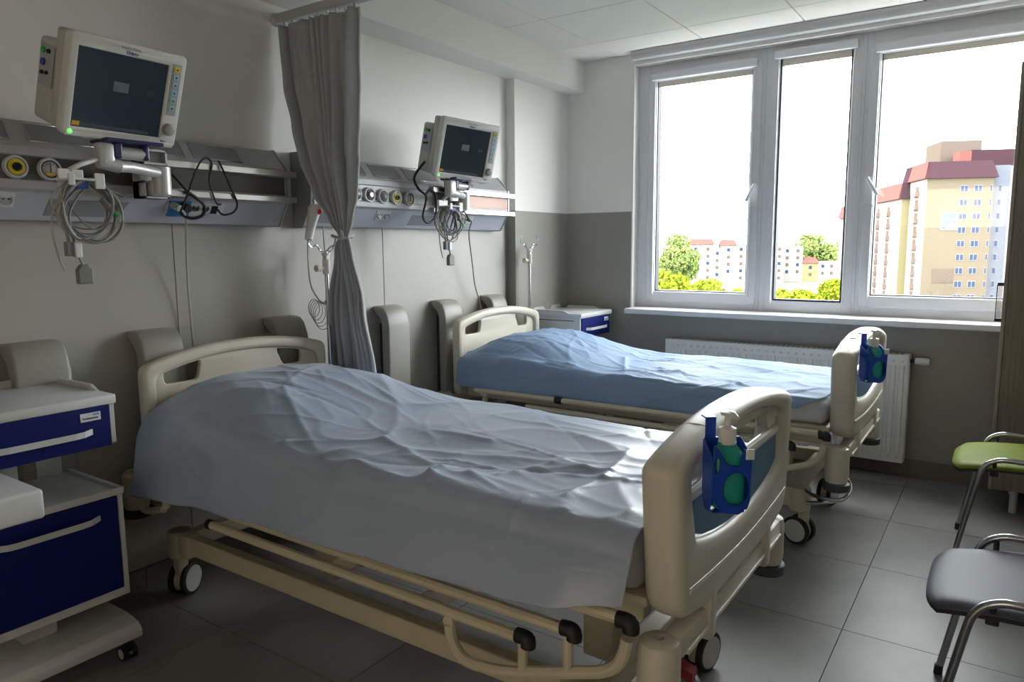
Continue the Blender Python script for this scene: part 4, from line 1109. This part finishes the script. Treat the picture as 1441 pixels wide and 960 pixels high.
v = obj('valve', MB().tube([(RX1, 4.648, .690), (RX1+.03, 4.648, .690)], .010, 10), M_black, t, True)
obj('thermostat_head', MB().lathe([(.014, .025), (.020, .03), (.022, .085), (.018, .098), (.001, .10)], 20, (RX1, 4.648, .690), 'x'), M_pump, v, True)
obj('wall_bracket', MB().box(1.1, 1.13, 4.688, 4.705, .2, .6), M_rad, t)

# ================================================================== CHAIRS
def chair(label, m, x, y):
    t = thing('visitor_chair', label, 'chair', (x, y, 0), 'visitor chairs along the right')
    # seat, front edge at x-.0 ; local coordinates: front toward -x
    NXs, NYs = 16, 14; bm = bmesh.new(); top = []; bot = []
    for i in range(NXs+1):
        u = i/NXs; rt, rb_ = [], []
        for j in range(NYs+1):
            vv = -1 + 2*j/NYs
            hw_ = .235*(1 - .10*(1-u)**3) ; 
            X = x + .43*u + .035*(abs(vv)**4)*(1-u)**3
            z = .462 - .030*(1-u)**3*1.0 - .008*math.sin(math.pi*u)*(1-vv*vv) + .004*vv*vv
            Y = y + hw_*vv
            edge = max(abs(vv), abs(2*u-1))
            dz = .012*max(0, (edge-.88)/.12)**2
            rt.append(bm.verts.new((X, Y, z-dz))); rb_.append(bm.verts.new((X, Y, z-.018-.006*(1-max(0, (edge-.88)/.12)))))
        top.append(rt); bot.append(rb_)
    for i in range(NXs):
        for j in range(NYs):
            f = bm.faces.new((top[i][j], top[i+1][j], top[i+1][j+1], top[i][j+1])); f.smooth = True
            f = bm.faces.new((bot[i][j], bot[i][j+1], bot[i+1][j+1], bot[i+1][j])); f.smooth = True
    for i in range(NXs):
        bm.faces.new((top[i][0], bot[i][0], bot[i+1][0], top[i+1][0])); bm.faces.new((top[i][NYs], top[i+1][NYs], bot[i+1][NYs], bot[i][NYs]))
    for j in range(NYs):
        bm.faces.new((top[0][j], top[0][j+1], bot[0][j+1], bot[0][j])); bm.faces.new((top[NXs][j], bot[NXs][j], bot[NXs][j+1], top[NXs][j+1]))
    BOT = [[tuple(v.co) for v in row] for row in bot]
    mb = MB(); mb.bm.free(); mb.bm = bm
    obj('seat', mb, m, t)
    sb = MB(); SG = []
    for i in range(NXs+1):
        u = i/NXs; row = []
        for j in range(NYs+1):
            row.append(BOT[i][j])
        SG.append(row)
    for lay in (0, -.010):
        VV = [[sb.bm.verts.new((c_[0], c_[1], c_[2]+lay-.001)) for c_ in row] for row in SG]
        for i in range(NXs):
            for j in range(NYs): sb.bm.faces.new((VV[i][j], VV[i+1][j], VV[i+1][j+1], VV[i][j+1]))
        if lay == 0: V0 = VV
    ring = lambda V: [V[i][0] for i in range(NXs+1)] + [V[NXs][j] for j in range(1, NYs+1)] + [V[i][NYs] for i in range(NXs-1, -1, -1)] + [V[0][j] for j in range(NYs-1, 0, -1)]
    ra, rb2 = ring(V0), ring(VV)
    for k in range(len(ra)): sb.bm.faces.new((ra[k], ra[(k+1) % len(ra)], rb2[(k+1) % len(ra)], rb2[k]))
    obj('seat_shell', sb, M_black, t, True)
    for s_ in (-1, 1):
        yy = y + s_*.242
        sf = obj('side_frame', MB().tube([(x+.03, yy, .012), (x+.095, yy, .36), (x+.118, yy, .445), (x+.16, yy, .480), (x+.22, yy, .487), (x+.36, yy, .480), (x+.44, yy, .50), (x+.48, yy, .60), (x+.52, yy, .88)], .011, 12, sm=5), M_tubeg, t, True)
        obj('rear_leg', MB().tube([(x+.36, yy, .478), (x+.42, yy, .42), (x+.50, yy, .012)], .011, 12, sm=4), M_tubeg, t, True)
        obj('leg_glide', MB().tube([(x+.029, yy, .0), (x+.031, yy, .03)], .013, 12).tube([(x+.50, yy, 0), (x+.497, yy, .03)], .013, 12), M_black, t, True)
        obj('seat_bracket', MB().box(x+.14, x+.17, yy-s_*.055-.012, yy-s_*.055+.012, .40, .435, b=.004).tube([(x+.155, yy, .47), (x+.155, yy-s_*.05, .415)], .008, 8), M_black, t)
    obj('cross_tube', MB().tube([(x+.155, y-.19, .415), (x+.155, y+.19, .415)], .009, 10), M_tubeg, t, True)
    bk = MB(); n = 12
    prof = [(x+.49+.02*abs(2*k/n-1)**2*-1, y-.235+.47*k/n) for k in range(n+1)]
    pts = [(p[0]-.004, p[1]) for p in prof] + [(p[0]+.014, p[1]) for p in prof[::-1]]
    bk.prism(pts, 'z', .62, .86, bev=.003)
    obj('backrest', bk, m, t, True)
    return t
chair('lime green visitor chair with chrome frame beside the wardrobe', M_seatg, 2.645, 3.69)
chair('grey vinyl visitor chair with chrome frame nearest the camera', M_seatgrey, 2.665, 2.29)

# ================================================================== WARDROBE
t = thing('wardrobe', 'tall grey-brown wood-look wardrobe cut by the right edge of the picture', 'wardrobe', (2.78, 4.3, 0))
obj('carcass', MB().box(2.781, XR-.01, 4.305, 4.70, .115, 2.2, b=.002), M_wood, t)
obj('wardrobe_door', B(2.797, XR-.02, 4.285, 4.304, .12, 2.19, b=.002), M_wood, t)
obj('edge_strip', MB().box(2.779, 2.795, 4.290, 4.306, .115, 2.2, b=.002), M_woodedge, t)
for lx in (2.89, 3.38):
    for ly in (4.33, 4.66): obj('leg', MB().tube([(lx, ly, 0), (lx, ly, .118)], .018, 12), M_alu, t, True)
h_ = thing('leaflet_holder', 'small clear holder with dark ends fixed to the wardrobe side by the window sill', 'holder', (2.765, 4.31, .97))
obj('holder_sheet', B(2.757, 2.776, 4.32, 4.33, .975, 1.15), M_clear, h_)
obj('holder_clip', MB().box(2.753, 2.780, 4.312, 4.336, 1.143, 1.160, b=.002).box(2.750, 2.780, 4.312, 4.336, .966, .982, b=.002).box(2.751, 2.755, 4.314, 4.334, .97, 1.15), M_black, h_)

# ================================================================== OUTSIDE
GZ = -14.0
M_ground = mat('town_ground', (.055, .065, .04), .9, var=.3, vscale=.05)
struct('ground', B(-500, 400, 12, 900, GZ-.5, GZ), M_ground)
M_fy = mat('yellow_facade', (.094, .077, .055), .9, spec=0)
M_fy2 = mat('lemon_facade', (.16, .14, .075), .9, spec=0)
M_fw = mat('cream_and_sunlit_facade', (.20, .18, .168), .9, spec=0)  # cream walls; also the tower's left sides, with sunlight put into the colour
M_fb = mat('pale_blue_facade', (.078, .084, .10), .9, spec=0)
M_roof = mat('red_sheet_roof', (.031, .0165, .0205), .7, spec=0)
M_roof2 = mat('orange_and_sunlit_roof', (.105, .043, .038), .8, spec=0)  # orange roofs; also the tower's sunlit roof sides, light put into the colour
M_fbeige = mat('beige_facade', (.075, .058, .048), .9, spec=0)
M_winw = mat('far_window_frame', (.14, .14, .14), .8, spec=0)
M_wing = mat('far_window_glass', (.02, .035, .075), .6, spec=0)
M_balc = mat('far_balcony', (.14, .10, .088), .9, spec=0)
ang = R(23.3)
def tower():
    t = thing('apartment_tower', 'tall yellow apartment tower with dark red mansard roof seen through the right window', 'building', (-12.54, 175.0, GZ))
    t.rotation_euler = (0, 0, ang)
    def part(n, mb, m, par=None, **k):
        o = obj(n, mb, m, par or t, local=True, **k); return o
    H0 = -GZ; E = 14.4 + H0      # eave height above the ground, local
    # front block: u right, v away
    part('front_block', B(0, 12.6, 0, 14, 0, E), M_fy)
    part('left_gable', B(-.15, 0, 0, 9.5, 0, E), M_fw, label='pale lit side')  # paler skin, sunlight on this side painted into its colour
    def mansard(u0, u1, v0, v1, z0, z1, ins):
        return MB().hexa([(u0-.6, v0-.6, z0), (u1+.6, v0-.6, z0), (u1+.6, v1, z0), (u0-.6, v1, z0), (u0+ins*.3, v0+ins, z1), (u1-ins*.3, v0+ins, z1), (u1-ins*.3, v1, z1), (u0+ins*.3, v1, z1)])
    part('mansard_roof', mansard(0, 12.6, 0, 14, E, E+3.5, .8), M_roof)
    part('left_roof_slope', MB().hexa([(-.75, -.5, E), (-.55, -.5, E), (-.55, 9.5, E), (-.75, 9.5, E), (-.05, .5, E+3.5), (.25, .5, E+3.5), (.25, 9.0, E+3.5), (-.05, 9.0, E+3.5)]), M_roof2)  # lighter skin on the red roof, painted as its sunlit side
    part('side_block', B(12.6, 16.0, 1.2, 14, 0, E+2.5), M_fb, label='pale blue stair wing')
    part('far_block', B(16.0, 30.0, 3, 14, 0, E+2.5), M_fw)
    # set-back left wing
    E2 = 10.9 + H0
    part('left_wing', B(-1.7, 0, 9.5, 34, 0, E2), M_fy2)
    part('left_wing_side', B(-1.85, -1.7, 9.5, 34, 0, E2), M_fw)  # paler skin painted as the sunlit side of the wing
    part('wing_roof', mansard(-1.7, 3, 9.5, 34, E2, E2+3.6, 1.0), M_roof)
    part('wing_roof_slope', MB().hexa([(-2.5, 9.5, E2), (-2.3, 9.5, E2), (-2.3, 34, E2), (-2.5, 34, E2), (-1.6, 10.5, E2+3.6), (-1.3, 10.5, E2+3.6), (-1.3, 33, E2+3.6), (-1.6, 33, E2+3.6)]), M_roof2)  # lighter skin, sunlit side of the wing roof put into colour
    part('low_wing', B(-5, -1.7, 36, 50, 0, 8+H0), M_fw); part('low_roof', mansard(-5, -1.7, 36, 50, 8+H0, 11.2+H0, .8), M_roof2)
    part('roof_house', B(12.5, 21.5, 30, 40, E-2, 25.6+H0), M_fbeige, label='beige roof house')
    part('upper_roof', MB().box(15.6, 34, 20, 30, E+4.0, 22.2+H0), M_roof)
    part('upper_roof_end', MB().box(13.2, 15.6, 20, 24, E+4.0, 22.0+H0), M_roof2)  # lit end of the red roof, sun painted in by lighter colour
    wm = None; gm = None
    for r_ in range(9):
        z = E - 2.2 - 2.8*r_
        for uc, wd in ((7.1, 1.5), (9.7, 1.5), (12.1, .45), (14.2, .7)):
            v0 = -.08 if uc < 12.6 else 1.12
            o = part('window', B(uc-wd/2, uc+wd/2, v0, v0+.1, z-.7, z+.7), M_winw)
            gl_ = MB()
            if wd > 1: gl_.box(uc-wd/2+.1, uc-.08, v0-.03, v0, z-.58, z+.58).box(uc+.08, uc+wd/2-.1, v0-.03, v0, z-.58, z+.58)
            else: gl_.box(uc-wd/2+.08, uc+wd/2-.08, v0-.03, v0, z-.58, z+.58)
            part('pane', gl_, M_wing, o)
        for (vc, uu, zz) in ((5.0, -.15, z), (18, -1.85, z-3.5), (26, -1.85, z-3.5)):
            part('balcony', B(uu-.8, uu, vc-1.4, vc+1.4, zz-1.2, zz-.2), M_balc)
            part('balcony_door', B(uu-.06, uu, vc-.9, vc+.9, zz-.2, zz+.9), M_fbeige)
    mu = part('mural_panel', B(3.0, 6.2, -.10, 0, E-10.6, E-6.9), M_winw, label='white framed mural with blue bands and a white peak')
    part('mural_band', B(3.3, 5.9, -.14, -.10, E-8.2, E-7.2), mat('mural_blue', (.055, .08, .13), .8, spec=0), mu)
    part('mural_band', B(3.3, 5.9, -.14, -.10, E-10.3, E-8.5), MATS['mural_blue'], mu)
    part('mural_peak', MB().prism([(3.9, E-10.3), (5.9, E-10.3), (5.9, E-9.6), (5.1, E-8.9)], 'y', -.17, -.14), M_winw, mu)
    part('grey_panel', B(2.1, 6.1, -.10, 0, E-21.5, E-18.6), M_fbeige)
tower()
def block(label, x, y, rot, parts, mroof):
    """parts: (u0,u1,depth,zt, mat); white low blocks far away"""
    t = thing('apartment_block', label, 'building', (x, y, GZ), 'distant apartment blocks'); t.rotation_euler = (0, 0, R(rot))
    for (u0, u1, zt, m, roofed) in parts:
        obj('block_wall', B(u0, u1, 0, 10, 0, zt-GZ), m, t, local=True)
        if roofed: obj('block_roof', MB().hexa([(u0-.3, -.5, zt-GZ), (u1+.3, -.5, zt-GZ), (u1+.3, 9, zt-GZ), (u0-.3, 9, zt-GZ), (u0+.8, 1.5, zt-GZ+2.2), (u1-.8, 1.5, zt-GZ+2.2), (u1-.8, 8, zt-GZ+2.2), (u0+.8, 8, zt-GZ+2.2)]), M_roof2, t, local=True)
        nw = max(1, int((u1-u0)/3.2))
        for k in range(nw):
            uc = u0 + (k+.5)*(u1-u0)/nw
            for r_ in range(7):
                z = zt-GZ-1.8-2.8*r_
                if z < 2: break
                obj('window', B(uc-.55, uc+.55, -.08, .02, z-.6, z+.6), M_fbeige if (k+r_) % 3 else M_wing, t, local=True)
block('row of pale apartment blocks with orange gables seen low in the left window', -103, 280, 24, [(0, 9.5, 1.2, M_fw, True), (9.5, 12, -.5, M_fw, False), (12, 18, .8, M_fw, True), (18, 36, 1.0, M_fw, False)], M_roof2)
block('pale apartment block with orange roof seen low in the middle window', -73.5, 305, 24, [(0, 8, .2, M_fw, False), (8, 14, -6.5, M_fy2, True), (14, 34, -6.0, M_fw, False)], M_roof2)

M_leafy = mat('bright_leaves', (.13, .155, .012), .7, spec=0, var=.35, vscale=.8)
M_leafd = mat('pale_green_leaves', (.13, .17, .05), .7, spec=0, var=.35, vscale=.8)
M_trunk = mat('bark', (.10, .07, .05), .9)
def tree(name, label, x, y, r, ztop, m, seed, squash=1.0):
    rr = random.Random(seed)
    t = thing(name, label, 'tree', (x, y, GZ))
    obj('trunk', MB().tube([(x, y, GZ), (x, y, ztop-r)], .35, 8), M_trunk, t)
    zc = ztop - r*squash
    mb = MB(); bm = mb.bm
    # leaf cards clustered in lumps
    lumps = []
    for k in range(26):
        d = Vector((rr.gauss(0, 1), rr.gauss(0, 1), rr.gauss(0, 1))).normalized()*rr.uniform(.35, .78)*r
        lumps.append((Vector((x+d.x, y+d.y, zc+d.z*squash)), r*rr.uniform(.22, .36)))
    ls = r*.055
    for c, lr in lumps:
        for q_ in range(300):
            d = Vector((rr.gauss(0, 1), rr.gauss(0, 1), rr.gauss(0, 1))).normalized()*lr*rr.uniform(.7, 1.05)
            p = c + d; a = Vector((rr.gauss(0, 1), rr.gauss(0, 1), rr.gauss(0, 1))).normalized()*ls; b_ = a.orthogonal().normalized()*ls*rr.uniform(.5, 1)
            vs_ = [bm.verts.new(p+a), bm.verts.new(p+b_), bm.verts.new(p-a), bm.verts.new(p-b_)]
            bm.faces.new(vs_)
    obj('foliage', mb, m, t, kind='stuff')
tree('leafy_tree', 'pale green tall tree at the left side of the left window', -58.5, 155, 5.6, 3.4, M_leafd, 1, 1.1)
tree('leafy_tree', 'bright yellow-green tree low in the left window, left of the other', -32.4, 86, 4.8, -1.2, M_leafy, 2)
tree('leafy_tree', 'bright yellow-green tree at the bottom of the left window in front of the pale blocks', -27.6, 90, 5.0, -2.6, M_leafy, 3, .8)
tree('leafy_tree', 'large pale green tree crown above the roofs in the middle window', -73.0, 352, 12.0, 7.2, M_leafd, 4, .9)
tree('leafy_tree', 'pale green tree crown at the right side of the middle window', -58.5, 372, 12.0, 6.0, M_leafd, 5, .9)
tree('leafy_tree', 'bright yellow-green tree low in the middle window', -14.2, 98, 4.4, -2.6, M_leafy, 6, .9)
tree('leafy_tree', 'small bright green tree at the bottom left of the middle window', -18.4, 95, 4.2, -3.2, M_leafy, 7, .9)
